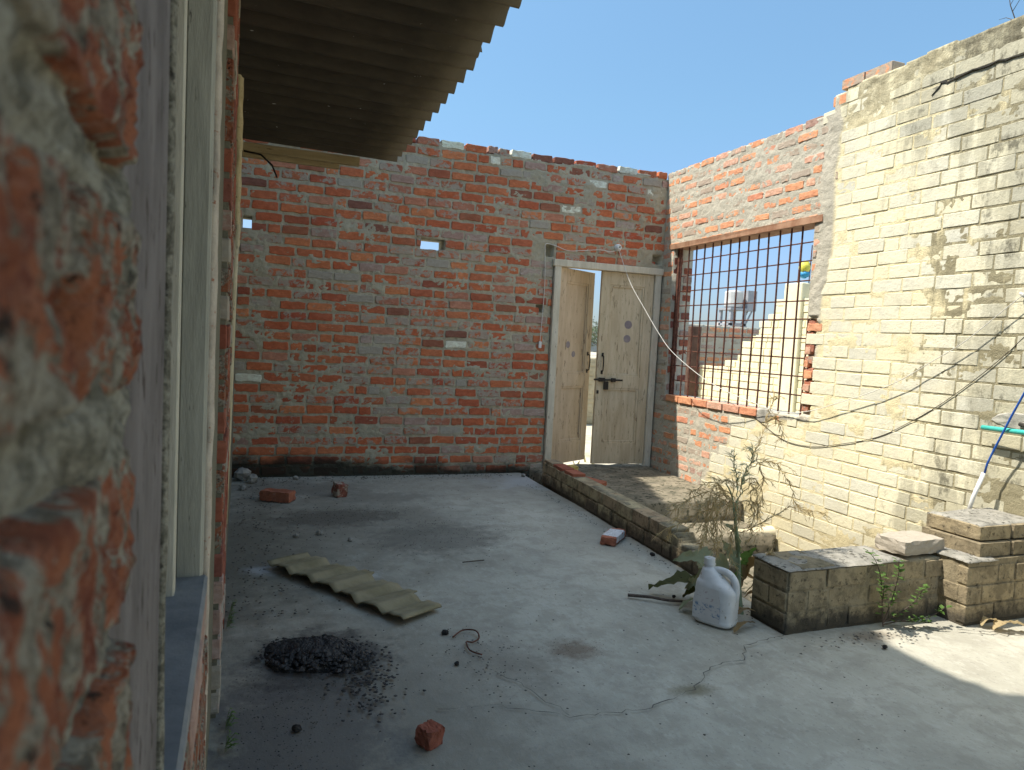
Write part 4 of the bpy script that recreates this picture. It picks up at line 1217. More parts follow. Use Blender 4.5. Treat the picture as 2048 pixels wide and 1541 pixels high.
b = MB(); b.tube(smooth_path([(3.91, 5.20, .86), (3.9235, 5.10, .84), (3.9235, 4.84, .775), (3.9235, 4.46, .63), (3.9235, 4.18, .615), (3.9235, 3.94, .66), (3.9235, 3.57, .77), (3.9235, 3.33, .90), (3.9235, 3.12, 1.04), (3.9235, 2.90, 1.22), (3.9235, 2.74, 1.37), (3.9235, 2.62, 1.50), (3.84, 2.1, 2.0)]), .0023, 5)
prop(b.build('cable', M_WIREB, smooth=True), 'dark cable sagging along the cream wall from the window sill', 'cable')
BH = empty('bulb_holder', 'round white ceramic bulb holder with a dark socket above the door', 'bulb holder', Matrix.Translation((3.381, YB - .004, 2.285)))
b = MB(); prof = [(0, .034), (-.012, .036), (-.03, .036), (-.042, .030), (-.05, .022), (-.05, .014), (-.03, .013)]; n = 16
vs = [(r * math.cos(2 * math.pi * k / n), y, r * math.sin(2 * math.pi * k / n)) for y, r in prof for k in range(n)]
b.add(vs, [(i * n + k, i * n + (k + 1) % n, (i + 1) * n + (k + 1) % n, (i + 1) * n + k) for i in range(len(prof) - 1) for k in range(n)])
b.build('body', M_WHITE, BH, Matrix.Rotation(.25, 4, 'Z') @ Matrix.Rotation(-.1, 4, 'X'), smooth=True)
b = MB(); b.add([(.0135 * math.cos(2 * math.pi * k / n), -.034, .0135 * math.sin(2 * math.pi * k / n)) for k in range(n)], [tuple(range(n))]); b.build('socket', M_BLACK, BH, Matrix.Rotation(.25, 4, 'Z') @ Matrix.Rotation(-.1, 4, 'X'))
SW = empty('switch', 'small white hanging switch on a thin flex beside the door frame', 'switch', Matrix.Translation((2.592, YB - .02, 1.272)))
b = MB(); b.box(-.014, .014, -.014, .006, -.035, .03, bev=.004); b.build('body', M_WHITE, SW)
b = MB(); b.tube(smooth_path([(0, 0, .03), (.012, .004, .3), (.02, .006, .6), (.004, .006, .93), (.006, .008, .972), (.03, .008, .985), (.12, .008, .97), (.25, .006, .935), (.40, .006, .95), (.60, .0, .975), (.70, .0, .965), (.78, .0, .985)]), .0035, 5); b.build('flex', M_WIREW, SW, smooth=True)
b = MB(); b.tube([(0, 0, 0), (.02, -.012, -.02), (.045, -.018, -.025)], .008, 6)
prop(b.build('tap_stub', M_WHITE, mat=Matrix.Translation((3.90, 2.685, 1.70)), smooth=True), 'small pale pipe stub sticking out high on the stained cream wall', 'pipe stub')
BAG = empty('plastic_bag', 'crumpled yellow and blue plastic bag caught on the rods beyond the grille', 'plastic bag', Matrix.Translation((6.53, 7.235, 2.40)))
def blob(name, parent, r, seed, mat, c=(0, 0, 0), n=14, m=9, amp=.3, half=None):
    b = MB(); vs = []; 
    for i in range(m + 1):
        th = math.pi * i / m
        for k in range(n):
            ph = 2 * math.pi * k / n
            d = Vector((math.sin(th) * math.cos(ph), math.sin(th) * math.sin(ph), math.cos(th)))
            q = 1 + amp * float(vnoise(np.array(d.x * 1.7 + d.z + seed), np.array(d.y * 1.7 - d.z * .6), seed, 3))
            rr = r if isinstance(r, (int, float)) else 1
            R3 = Vector((r, r, r)) if isinstance(r, (int, float)) else Vector(r)
            vs.append(Vector(c) + Vector((d.x * R3.x, d.y * R3.y, d.z * R3.z)) * q)
    fs = [(i * n + k, (i + 1) * n + k, (i + 1) * n + (k + 1) % n, i * n + (k + 1) % n) for i in range(m) for k in range(n)]
    b.add(vs, fs); return b.build(name, mat, parent, smooth=True)
blob('upper', BAG, (.07, .07, .085), 4, plain('yellow film', (.55, .50, .06), (.70, .64, .12), 9, .5, .2), (0, 0, .02))
blob('lower', BAG, (.062, .06, .05), 6, plain('blue film', (.03, .22, .45), (.05, .32, .55), 9, .5, .2), (0, 0, -.07))
b = MB()
b.tube([(0, 0, 0), (.01, .0, .06), (-.01, .02, .14), (.0, .05, .26)], [.004, .002], 4); b.tube([(.005, 0, .05), (.02, .06, .09), (.03, .11, .10)], [.0025, .001], 4)
b.tube([(.0, .01, .1), (.0, -.04, .17), (.01, -.07, .24)], [.0025, .001], 4); b.tube([(-.008, .02, .14), (.0, -.01, .2), (.01, -.01, .28)], [.002, .001], 4)
prop(b.build('twig', M_WIREB, mat=Matrix.Translation((4.0, 2.94, 3.22))), 'bare thin twig growing on top of the tall cream wall', 'twig')

# ------------------------------------------------------------------ loose bricks and rubble
def loose(name, label, cat, x, y, z, L, Wd, H, rz, mat, seed, tilt=(0, 0), frog=False, extra=None):
    r = random.Random(seed)
    o = empty(name, label, cat, Matrix.Translation((x, y, z)) @ Matrix.Rotation(rz, 4, 'Z') @ Matrix.Rotation(tilt[0], 4, 'X') @ Matrix.Rotation(tilt[1], 4, 'Y'))
    nx, ny, nz = 9, 5, 4
    V = []; key = {}
    def vid(i, j, k):
        if (i, j, k) not in key:
            x_, y_, z_ = i / nx - .5, j / ny - .5, k / nz
            e = sum((i in (0, nx), j in (0, ny), k in (0, nz)))
            s_ = .985 if e == 2 else .96 if e == 3 else 1
            jx = r.uniform(-.0022, .0022) * (1 + 1.6 * (e > 1)); 
            p = [x_ * L * s_ + jx, y_ * Wd * s_ + r.uniform(-.0022, .0022) * (1 + 1.6 * (e > 1)), .5 * H + (z_ - .5) * H * s_ + r.uniform(-.0016, .0016) * (1 + (e > 1))]
            if frog and k == nz and 2 <= i <= nx - 2 and 1 < j < ny - 1 or (frog and k == nz and 2 <= i <= nx - 2 and j in (2, 3)): p[2] -= .016
            key[(i, j, k)] = len(V); V.append(p)
        return key[(i, j, k)]
    F = []
    for i in range(nx):
        for j in range(ny):
            F.append((vid(i, j, 0), vid(i, j + 1, 0), vid(i + 1, j + 1, 0), vid(i + 1, j, 0))); F.append((vid(i, j, nz), vid(i + 1, j, nz), vid(i + 1, j + 1, nz), vid(i, j + 1, nz)))
    for i in range(nx):
        for k in range(nz):
            F.append((vid(i, 0, k), vid(i + 1, 0, k), vid(i + 1, 0, k + 1), vid(i, 0, k + 1))); F.append((vid(i, ny, k), vid(i, ny, k + 1), vid(i + 1, ny, k + 1), vid(i + 1, ny, k)))
    for j in range(ny):
        for k in range(nz):
            F.append((vid(0, j, k), vid(0, j, k + 1), vid(0, j + 1, k + 1), vid(0, j + 1, k))); F.append((vid(nx, j, k), vid(nx, j + 1, k), vid(nx, j + 1, k + 1), vid(nx, j, k + 1)))
    b = MB(); b.add(V, F); b.build('body', mat, o)
    if extra: extra(o)
    return o
M_LB = brick_mat('loose brick', [(0, (.30, .10, .055)), (1, (.34, .12, .07))], .35)
M_LB2 = brick_mat('crimson brick stump', [(0, (.24, .07, .04)), (1, (.20, .06, .04))], .8)
loose('brick', 'whole loose red brick lying on the floor near the far left corner', 'brick', .165, 5.50, .004, .235, .115, .075, math.radians(-28), M_LB, 1, frog=True)
loose('brick', 'broken brick half standing on the floor before the back wall', 'brick', .625, 5.60, .002, .085, .10, .10, math.radians(20), M_LB2, 2, (.1, .12))
loose('brick', 'small broken brick cube lying alone at the bottom of the floor', 'brick', .545, 2.10, .002, .070, .062, .056, math.radians(35), M_LB2, 3, (.05, .06))
M_WP = plain('chipped white paint', (.52, .52, .52), (.66, .66, .66), 30, .85, .5, spots=((.25, .2, .18), .56))
def painted(o):
    b = MB(); b.box(-.085, .09, -.048, .048, .0, .003, bev=.0008, jit=.002)
    b.box(-.085, .09, -.0515, -.0482, -.040, .002, jit=.001)
    b.build('paint_layer', M_WP, o, Matrix.Translation((-.005, 0, .0515)))
loose('brick', 'brick with worn white paint lying flat beside the kerb', 'brick', 2.255, 4.07, .003, .26, .10, .052, math.radians(45), M_LB, 4, extra=painted)
M_CAP = brick_mat('dusty pinkish brick', [(0, (.27, .18, .145)), (1, (.30, .20, .16))], .9)
loose('brick', 'dusty pinkish brick lying on top of the low wall by the pillar', 'brick', 3.215, 2.655, .318, .30, .17, .072, math.radians(3), M_CAP, 5)
loose('brick', 'flat red brick lying on the landing before the door', 'brick', 2.83, 5.55, .045, .24, .11, .05, math.radians(-62), M_LB, 6, (.12, .05))
M_YEL = plain('yellow painted brick', (.50, .36, .10), (.60, .46, .16), 20, .9, .5)
loose('brick', 'yellow painted brick lying at the left foot of the door', 'brick', 2.86, 6.12, .045, .16, .10, .07, math.radians(10), M_YEL, 7)
M_STONE = plain('grey rubble', (.22, .21, .185), (.36, .34, .30), 18, .95, .6)
def rock_mesh(seed, mat):
    vs = []; n, m = 8, 5; r = random.Random(seed)
    for i in range(m + 1):
        th = math.pi * i / m
        for k in range(n):
            ph = 2 * math.pi * k / n; d = (math.sin(th) * math.cos(ph), math.sin(th) * math.sin(ph), math.cos(th)); q = r.uniform(.72, 1.05)
            vs.append((d[0] * q, d[1] * q, d[2] * q))
    fs = [(i * n + k, (i + 1) * n + k, (i + 1) * n + (k + 1) % n, i * n + (k + 1) % n) for i in range(m) for k in range(n)]
    me = bpy.data.meshes.new('stone'); me.from_pydata(vs, [], fs); me.materials.append(mat); me.update(); return me
ROCKS = [rock_mesh(i, M_STONE) for i in range(5)]
first = [('largest grey lump of rubble in the far left corner', -.10, 6.28, .085), ('second grey lump leaning on the rubble in the far left corner', -.02, 6.16, .06)]
for i, (lab, x, y, r) in enumerate(first):
    o = link('stone', ROCKS[i]); o.matrix_world = Matrix.Translation((x, y, r * .6)) @ Matrix.Rotation(rng.random() * 6, 4, 'Z') @ Matrix.Diagonal((r, r * .8, r * .75, 1)); prop(o, lab, 'stone')
for i, (x, y, r, lab) in enumerate(((.33, 6.27, .030, 'pale flat stone lying close under the black foot of the back wall'), (-.09, 5.9, .035, 'grey stone by the house wall, nearer than the corner rubble'),
    (.40, 4.53, .030, 'grey stone on the floor above the corrugated scrap, largest of the pair'), (.57, 4.36, .022, 'small dark stone on the floor right of the pair above the scrap'),
    (.25, 4.50, .024, 'grey stone on the floor above the corrugated scrap, left of the pair'), (2.42, 6.2, .028, 'grey stone at the far right end of the back wall by the kerb'))):
    o = link('stone', ROCKS[i % 5]); o.matrix_world = Matrix.Translation((x, y, r * .45)) @ Matrix.Rotation(rng.random() * 6, 4, 'Z') @ Matrix.Diagonal((r, r * .8, r * .7, 1))
    prop(o, lab, 'stone')
# corrugated scrap
Lx = Vector((.85, .527, 0)).normalized(); Ly = Vector((.527, -.85, 0)).normalized()
M = Matrix((Lx, -Ly, Vector((0, 0, 1)))).transposed().to_4x4(); M.translation = Vector((.08, 3.93, .042))
SCP = empty('corrugated_sheet', 'torn scrap of pale corrugated sheet lying on the floor', 'roof sheet', M)
for (x0, x1, y0, y1, ph) in ((.0, .26, -.30, 0, 0), (0, .30, -.56, -.301, 0), (0, .265, -.85, -.561, 0), (0.0, .235, -1.06, -.851, 0)):
    pass
def scrap():
    ys = np.linspace(0, -1.07, 90); nx = 9
    end = .25 + .05 * (np.abs(ys) > .35) - .03 * (np.abs(ys) > .52) + .02 * (np.abs(ys) > .70) - .045 * (np.abs(ys) > .86) + .008 * vnoise(ys * 30, ys * 0, 4, 2)
    st = .012 * vnoise(ys * 12, ys * 0, 7, 2)
    V = []
    for i in range(nx):
        x = st + (end - st) * i / (nx - 1)
        ph = 2 * math.pi * ys / .178
        z = .0105 * (np.sin(ph) + .55 * np.sin(2 * ph + .9)) - .008 * (i / (nx - 1)) + .004 * vnoise(x * 5, ys * 5, 9, 2) - .012 * np.abs(ys)
        V.append(np.stack([x, ys, z], -1))
    V = np.stack(V); V1 = V.copy(); V1[..., 2] -= .006
    n = V.shape[0] * V.shape[1]; idx = np.arange(n).reshape(V.shape[:2])
    q = np.stack([idx[:-1, :-1], idx[1:, :-1], idx[1:, 1:], idx[:-1, 1:]], -1).reshape(-1, 4)
    F = [q[:, ::-1], q + n]
    for e in (idx[:, 0], idx[-1, :], idx[::-1, -1], idx[0, ::-1]): F.append(np.stack([e[:-1], e[1:], e[1:] + n, e[:-1] + n], -1))
    return np_mesh('sheet', np.concatenate([V.reshape(-1, 3), V1.reshape(-1, 3)]), np.concatenate(F), M_SHEET)
link('sheet', scrap(), SCP)
# ash heap of the old fire
M_ASH = plain('charred heap', (.012, .012, .012), (.05, .045, .04), 40, .95, .8, spots=((.16, .15, .13), .58))
M_CHIP = [plain('charcoal', (.012, .012, .013), (.055, .052, .05), 30, .6, .5), plain('ash flake', (.30, .30, .31), (.50, .50, .51), 30, .95, .3), plain('brown cinder', (.05, .038, .03), (.09, .07, .055), 30, .95, .5)]
X, Y = np.meshgrid(np.linspace(-.30, .30, 90), np.linspace(-.34, .30, 90), indexing='ij')
D = np.sqrt((X / .19) ** 2 + ((Y + .15 * X) / .165) ** 2) + .50 * vnoise(X * 6.5, Y * 6.5, 5, 4)
H = .040 * sstep(1.15, .25, D) + .022 * vnoise(X * 42, Y * 42, 6, 4) * sstep(1.25, .7, D) - .034 * sstep(.95, 1.25, D)
idx = np.arange(90 * 90).reshape(90, 90)
KP = D[:-1, :-1] < 1.22
me = np_mesh('ash_heap', np.stack([X + .245, Y + 2.79, H + .004], -1).reshape(-1, 3), np.stack([idx[:-1, :-1], idx[1:, :-1], idx[1:, 1:], idx[:-1, 1:]], -1)[KP], M_ASH, smooth=False)
o = link('ash_heap', me); prop(o, kind='stuff')
def chip(b, x, y, z, r, flat=.6):
    a = rng.uniform(0, 6.28); vs = []
    for k in range(5): vs.append((x + math.cos(a + k * 1.257) * r * rng.uniform(.6, 1.1), y + math.sin(a + k * 1.257) * r * rng.uniform(.6, 1.1), z + rng.uniform(-.1, .3) * r))
    vs += [(x, y, z + r * flat), (x, y, z - r * flat * .5)]
    b.add(vs, [(k, (k + 1) % 5, 5) for k in range(5)] + [((k + 1) % 5, k, 6) for k in range(5)])
b = MB()
for i in range(3600):
    a = rng.uniform(0, 6.28); d = abs(rng.gauss(0, .58)); x = math.cos(a) * d * .20; y = math.sin(a) * d * .16 - .15 * x
    if float(vnoise(np.array(x * 8.0), np.array(y * 8.0), 31, 3)) * .9 + d > 1.25: continue
    hz = .040 * float(sstep(1.05, .25, np.array(d))) + .009
    b.cur = 0 if rng.random() < .66 else 1 if rng.random() < .5 else 2
    chip(b, x + .25, y + 2.79, hz + .004, (rng.uniform(.003, .011) if rng.random() < .9 else rng.uniform(.012, .022)) * (.7 if b.cur == 1 else 1))
for i in range(900):
    x = rng.gauss(.10, .13); y = rng.gauss(2.4, .34); 
    if x < -.03 or y < 1.7: continue
    b.cur = 1 if rng.random() < .45 else 0; chip(b, x, y, .009, rng.uniform(.0012, .004), .4)
for i in range(260):
    x = rng.gauss(.40, .07); y = rng.gauss(2.55, .12); b.cur = 2 if rng.random() < .7 else 0; chip(b, x, y, .010, rng.uniform(.003, .011), .35)
o = b.build('charred_debris', M_CHIP); prop(o, kind='stuff')
# grit, crumbs and leaf bits over the floor
M_GRIT = [plain('dark grit', (.04, .036, .032), (.09, .08, .07), 30), plain('pale grit', (.34, .32, .29), (.46, .44, .40), 30), plain('leaf crumb', (.16, .11, .06), (.26, .19, .10), 30), plain('brick crumb', (.26, .09, .05), (.32, .12, .07), 30)]
b = MB()
def scat(n, fx, rr, w):
    for i in range(n):
        x, y = fx()
        if x < -.1 - .02 * y or x > 2.4 and y > 2.45 or y > 6.36 or y < .9: continue
        b.cur = rng.choices((0, 1, 2, 3), w)[0]; chip(b, x, y, .007 + .003, rng.uniform(*rr), .45)
scat(700, lambda: (rng.uniform(-.15, 2.6), rng.uniform(1.0, 6.35)), (.0015, .006), (5, 2, 2, 1))
scat(700, lambda: (abs(rng.gauss(0, .3)) - .12, rng.uniform(3.2, 6.36)), (.002, .010), (5, 3, 1, 1))
scat(420, lambda: (rng.uniform(-.1, 2.3), 6.35 - abs(rng.gauss(0, .12))), (.002, .010), (4, 3, 1, 1))
scat(500, lambda: (rng.gauss(.6, .35), rng.gauss(4.95, .16)), (.0015, .006), (6, 1, 1, 0))
scat(420, lambda: (rng.gauss(1.1, .28), rng.gauss(4.35, .22)), (.0015, .0055), (6, 1, 1, 0))
scat(180, lambda: (rng.gauss(.9, .1), rng.gauss(2.6, .15)), (.0015, .006), (5, 1, 2, 0))
scat(160, lambda: (rng.gauss(1.3, .09), rng.gauss(2.62, .06)), (.001, .003), (2, 0, 4, 1))
scat(200, lambda: (2.36 - abs(rng.gauss(0, .05)), rng.uniform(2.7, 5.8)), (.002, .008), (4, 2, 2, 0))
scat(160, lambda: (rng.gauss(2.75, .25), rng.gauss(2.42, .06)), (.002, .009), (3, 1, 5, 0))
o = b.build('debris', M_GRIT); prop(o, kind='stuff')
# single scraps one can pick out
M_BURNT = plain('burnt lump', (.015, .014, .014), (.05, .045, .04), 25, .9, .6)
BR = [rock_mesh(20 + i, M_BURNT) for i in range(3)]
for i, (x, y, r, lab) in enumerate(((.80, 2.888, .022, 'black burnt lump left of the bent wire on the floor'), (.775, 2.60, .016, 'small black burnt lump below the bent wire'), (.15, 2.28, .020, 'black lump below the ash heap'), (2.075, 3.06, .016, 'small black lump beside the stick near the jug'), (2.352, 3.729, .022, 'black scrap at the foot of the broken kerb end'), (2.69, 2.30, .016, 'grey black chip on the floor in front of the low wall'))):
    o = link('burnt_lump', BR[i % 3]); o.matrix_world = Matrix.Translation((x, y, r * .45)) @ Matrix.Rotation(i * 1.3, 4, 'Z') @ Matrix.Diagonal((r, r * .7, r * .6, 1)); prop(o, lab, 'lump')
b = MB(); b.tube(smooth_path([(.819, 2.831, .012), (.877, 2.885, .014), (.928, 2.858, .02), (.927, 2.796, .014), (.889, 2.764, .012), (.862, 2.77, .012), (.855, 2.689, .013), (.893, 2.645, .010)], 5), .0035, 5)
prop(b.build('wire', M_RUST, smooth=True), 'hooked rusty wire lying on the concrete floor', 'wire')
M_STICK = plain('dark stick', (.06, .045, .035), (.12, .09, .07), 20, .9, .5, (4, 4, 1))
b = MB(); b.tube(smooth_path([(1.835, 3.12, .012), (1.93, 3.055, .018), (2.0, 3.0, .016), (2.085, 2.955, .02)], 4), [.009, .006], 6)
prop(b.build('stick', M_STICK), 'dark dry stick on the floor pointing at the white jug', 'stick')
b = MB(); b.tube([(1.138, 3.804, .009), (1.272, 3.815, .010)], .0035, 5); prop(b.build('stick', M_STICK), 'short straight thin twig alone in the middle of the floor', 'stick')
b = MB(); b.tube([(2.30, 4.10, .02), (2.377, 4.12, .014), (2.47, 4.04, .012)], .005, 5); prop(b.build('stick', M_STICK), 'dark twig poking from under the white painted brick', 'stick')

# ------------------------------------------------------------------ jug
M_JUG = plain('dusty white plastic', (.56, .56, .545), (.68, .68, .665), 8, .45, .12, spots=((.34, .29, .22), .60), obj=True)
def label_mat():
    t = N('worn printed label'); P = t.obj()
    c = t.mix(t.noise(P, 14, 5), (.50, .48, .46), (.66, .65, .63))
    n1 = t.noise(t.vmul(P, (1, 1, 1.3)), 34, 6, .72, 1.2); z = t.sep(P)[2]
    m1 = t.math('MULTIPLY', t.step(n1, .52, .585), t.math('MULTIPLY', t.step(z, .035, .045), t.step(z, .105, .09)))
    c = t.mix(t.math('MULTIPLY', m1, .8), c, (.06, .16, .30))
    m2 = t.math('MULTIPLY', t.step(t.noise(P, 75, 3), .57, .64), t.math('MULTIPLY', t.step(z, .11, .12), t.step(z, .17, .15)))
    c = t.mix(t.math('MULTIPLY', m2, .5), c, (.30, .17, .17))
    return t.done(c, .5)
JM = Matrix.Translation((2.095, 2.735, .004)) @ Matrix.Rotation(math.radians(-60), 4, 'Z')
JG = empty('plastic_jug', 'white plastic jug with a side handle and worn blue print standing on the floor', 'jug', JM)
def jug():
    n = 36; V = []; prof = []
    for i in range(46):
        z = .285 * i / 45
        # half width (x, handle axis), half depth (y), centre x
        if z < .012: k = .90 + .10 * math.sin(z / .012 * 1.57); hx, hy, cx = .098 * k, .068 * k, 0
        elif z < .155: hx, hy, cx = .098, .068, 0
        else:
            t = (z - .155) / .13; t2 = t * t * (3 - 2 * t)
            hx = .098 + (.024 - .098) * t2; hy = .068 + (.024 - .068) * max(0, (t - .15) / .85) ** 1.3; cx = -.048 * t2
            if t > .80: hx = hy = .024 + .004 * (t > .86) * (t < .92)
        if .02 < z < .075: 
            q = -.0022 * (math.sin(z * 2 * math.pi / .0135) > .3); hx += q; hy += q
        prof.append((z, hx, hy, cx))
        for k in range(n):
            a = 2 * math.pi * k / n; e = 3.6 if z < .2 else 2.4
            c, s_ = math.cos(a), math.sin(a); q = (abs(c) ** e + abs(s_) ** e) ** (-1 / e)
            V.append((cx + q * c * hx, q * s_ * hy, z))
    F = [(i * n + k, i * n + (k + 1) % n, (i + 1) * n + (k + 1) % n, (i + 1) * n + k) for i in range(45) for k in range(n)]
    F.append(tuple(range(n))[::-1]); F.append(tuple(45 * n + k for k in range(n)))
    b = MB(); b.add(V, F); b.build('body', M_JUG, JG, smooth=True)
    b = MB(); b.tube(smooth_path([(-.030, 0, .243), (.005, 0, .252), (.050, 0, .246), (.082, 0, .216), (.092, 0, .175), (.088, 0, .135), (.075, 0, .115)], 5), [.017, .018], 10); b.build('handle', M_JUG, JG, smooth=True)
    b = MB(); b.tube([(-.048, 0, .268), (-.048, 0, .300), (-.048, 0, .303)], [.0262, .0262, .02], 16); b.build('neck', M_JUG, JG, smooth=False)
    # label panel on the broad side
    m = 14; V = []; F = []
    for i in range(m + 1):
        z = .020 + .155 * i / m; w = .070 - .03 * max(0, (i / m - .55)) - .004 * abs(math.sin(i))*0
        for j in range(5):
            V.append((-.02 + (j / 4 - .5) * 2 * w * .98, -.0690 + .0006 * (j in (0, 4)), z))
    for i in range(m):
        for j in range(4): F.append((i * 5 + j, i * 5 + j + 1, (i + 1) * 5 + j + 1, (i + 1) * 5 + j))
    b = MB(); b.add(V, F); b.build('printed_label', label_mat(), JG)
jug()

# ------------------------------------------------------------------ plants
def straw():
    t = N('dry straw pods'); P = t.obj(); c = t.mix(t.noise(P, 30, 4), (.52, .40, .20), (.70, .58, .34)); thin(t, c, .45); return t.done(c, .9)
M_STRAW = straw()
M_STEM = plain('pale green stem', (.20, .25, .14), (.32, .36, .22), 30, .8, .2)
def leaf_mat(name, a, b_, spot):
    t = N(name); P = t.obj()
    c = t.mix(t.noise(P, 25, 5), a, b_); c = t.mix(t.step(t.noise(P, 45, 4), .58, .68), c, spot)
    t.bump(t.noise(P, 120, 4), .6, .004)
    thin(t, c, .45)
    return t.done(c, .7)
M_SAGE = leaf_mat('sage leaf', (.22, .26, .15), (.33, .36, .23), (.36, .31, .18))
M_MOSS = leaf_mat('dark wilted leaf', (.055, .065, .02), (.10, .105, .035), (.03, .028, .015))
M_RUSTL = leaf_mat('withered leaf', (.26, .17, .07), (.38, .27, .14), (.16, .10, .05))
M_GREEN = leaf_mat('green leaf', (.09, .17, .035), (.14, .24, .06), (.06, .10, .02))
M_DRYLEAF = leaf_mat('straw coloured leaf', (.44, .34, .18), (.58, .47, .28), (.30, .21, .11))
def big_leaf(name, parent, base, tip, w, lift, mat, seed, roll=0.0, lobes=3.2):
    base, tip = Vector(base), Vector(tip); d = tip - base; L = d.length; d.normalize()
    s_ = d.cross(Vector((0, 0, 1))).normalized(); up_ = s_.cross(d)
    s_, up_ = s_ * math.cos(roll) + up_ * math.sin(roll), up_ * math.cos(roll) - s_ * math.sin(roll)
    n = 22; V = []; F = []; r = random.Random(seed)
    for i in range(n + 1):
        t = i / n
        ww = w * .82 * (math.sin(math.pi * min(1, t ** .75 * 1.0)) ** .8) * (1 + .30 * math.sin(t * lobes * 6.28 + seed) + .25 * r.uniform(-1, 1)) + .002
        c = base + d * L * t + up_ * lift * math.sin(math.pi * t)
        for j, f in enumerate((-1, -.5, 0, .5, 1)):
            wob = .42 * w * float(vnoise(np.array(t * 6 + j), np.array(seed * 1.7), seed, 2))
            V.append(c + s_ * ww * f + up_ * (abs(f) * .28 * ww + wob * abs(f)))
    for i in range(n):
        for j in range(4): F.append((i * 5 + j, i * 5 + j + 1, (i + 1) * 5 + j + 1, (i + 1) * 5 + j))
    b = MB(); b.add(V, F); return b.build(name, mat, parent, smooth=True)
PL = empty('dry_plant', 'tall dry weed with drooping straw seed pods growing behind the white jug', 'plant', Matrix.Translation((2.30, 2.80, 0)))
def loc(p): return (p[0] - 2.30, p[1] - 2.80, p[2])
stem = smooth_path([loc(p) for p in ((2.31, 2.80, -.05), (2.285, 2.81, .10), (2.272, 2.82, .28), (2.256, 2.84, .44), (2.262, 2.85, .56))], 5)
b = MB(); b.tube(stem, [.013, .007], 8); b.build('stem', M_STEM, PL, smooth=True)
b = MB(); b.tube(smooth_path([loc(p) for p in ((2.28, 2.82, .22), (2.25, 2.80, .36), (2.215, 2.80, .50), (2.19, 2.80, .60), (2.15, 2.8, .66))], 4), [.008, .003], 7); b.build('stem', M_STEM, PL, smooth=True)
brs = [
 [(2.262, 2.85, .54), (2.31, 2.86, .66), (2.37, 2.86, .80), (2.42, 2.87, .92), (2.45, 2.87, 1.02), (2.46, 2.87, 1.10)],
 [(2.37, 2.86, .80), (2.385, 2.85, .72), (2.375, 2.84, .62), (2.36, 2.83, .52)],
 [(2.33, 2.86, .72), (2.42, 2.84, .765), (2.50, 2.82, .72), (2.545, 2.80, .62), (2.585, 2.79, .525)],
 [(2.30, 2.86, .64), (2.34, 2.84, .68), (2.37, 2.82, .60), (2.36, 2.80, .50), (2.385, 2.80, .43)],
 [(2.25, 2.84, .40), (2.36, 2.80, .44), (2.48, 2.77, .515), (2.60, 2.75, .525), (2.73, 2.74, .49)],
 [(2.19, 2.80, .60), (2.10, 2.80, .665), (2.0, 2.80, .645), (1.93, 2.80, .58), (1.89, 2.80, .50)],
 [(2.15, 2.80, .60), (2.06, 2.80, .62), (1.96, 2.82, .57), (1.86, 2.84, .52)],
 [(2.20, 2.80, .55), (2.13, 2.78, .60), (2.07, 2.77, .54), (2.03, 2.77, .44), (2.01, 2.77, .36)],
 [(2.18, 2.82, .58), (2.12, 2.84, .63), (2.08, 2.84, .55), (2.07, 2.84, .45), (2.08, 2.84, .36)],
 [(2.22, 2.80, .52), (2.17, 2.78, .58), (2.13, 2.77, .50), (2.12, 2.77, .40)],
 [(2.24, 2.82, .56), (2.23, 2.82, .66), (2.22, 2.82, .74), (2.21, 2.82, .80)],
 [(2.27, 2.84, .58), (2.28, 2.83, .68), (2.30, 2.83, .76), (2.30, 2.83, .84)],
 [(2.26, 2.84, .52), (2.30, 2.82, .56), (2.31, 2.80, .48), (2.30, 2.79, .38)],
 [(2.16, 2.80, .56), (2.05, 2.83, .53), (1.95, 2.86, .45), (1.90, 2.88, .38)],
 [(2.21, 2.80, .58), (2.16, 2.76, .66), (2.10, 2.75, .70), (2.03, 2.75, .68)],
 [(2.31, 2.80, .10), (2.37, 2.76, .22), (2.40, 2.74, .33), (2.395, 2.74, .22), (2.405, 2.74, .12)],
 [(2.19, 2.80, .58), (2.11, 2.79, .635), (2.06, 2.78, .58), (2.04, 2.78, .50), (2.04, 2.78, .42)],
 [(2.17, 2.81, .57), (2.07, 2.80, .60), (2.0, 2.79, .55), (1.97, 2.79, .47)],
 [(2.2, 2.80, .54), (2.15, 2.79, .57), (2.10, 2.78, .49), (2.085, 2.78, .40), (2.09, 2.78, .31)],
 [(2.2, 2.82, .53), (2.17, 2.84, .56), (2.15, 2.85, .47), (2.15, 2.85, .37), (2.16, 2.85, .30)],
 [(2.28, 2.84, .60), (2.32, 2.84, .64), (2.335, 2.83, .56), (2.33, 2.82, .46)],
 [(2.42, 2.87, .92), (2.46, 2.86, .98), (2.50, 2.85, .95), (2.51, 2.84, .88)],
 [(2.20, 2.80, .48), (2.22, 2.78, .53), (2.20, 2.77, .46), (2.19, 2.77, .36), (2.2, 2.77, .27)],
]
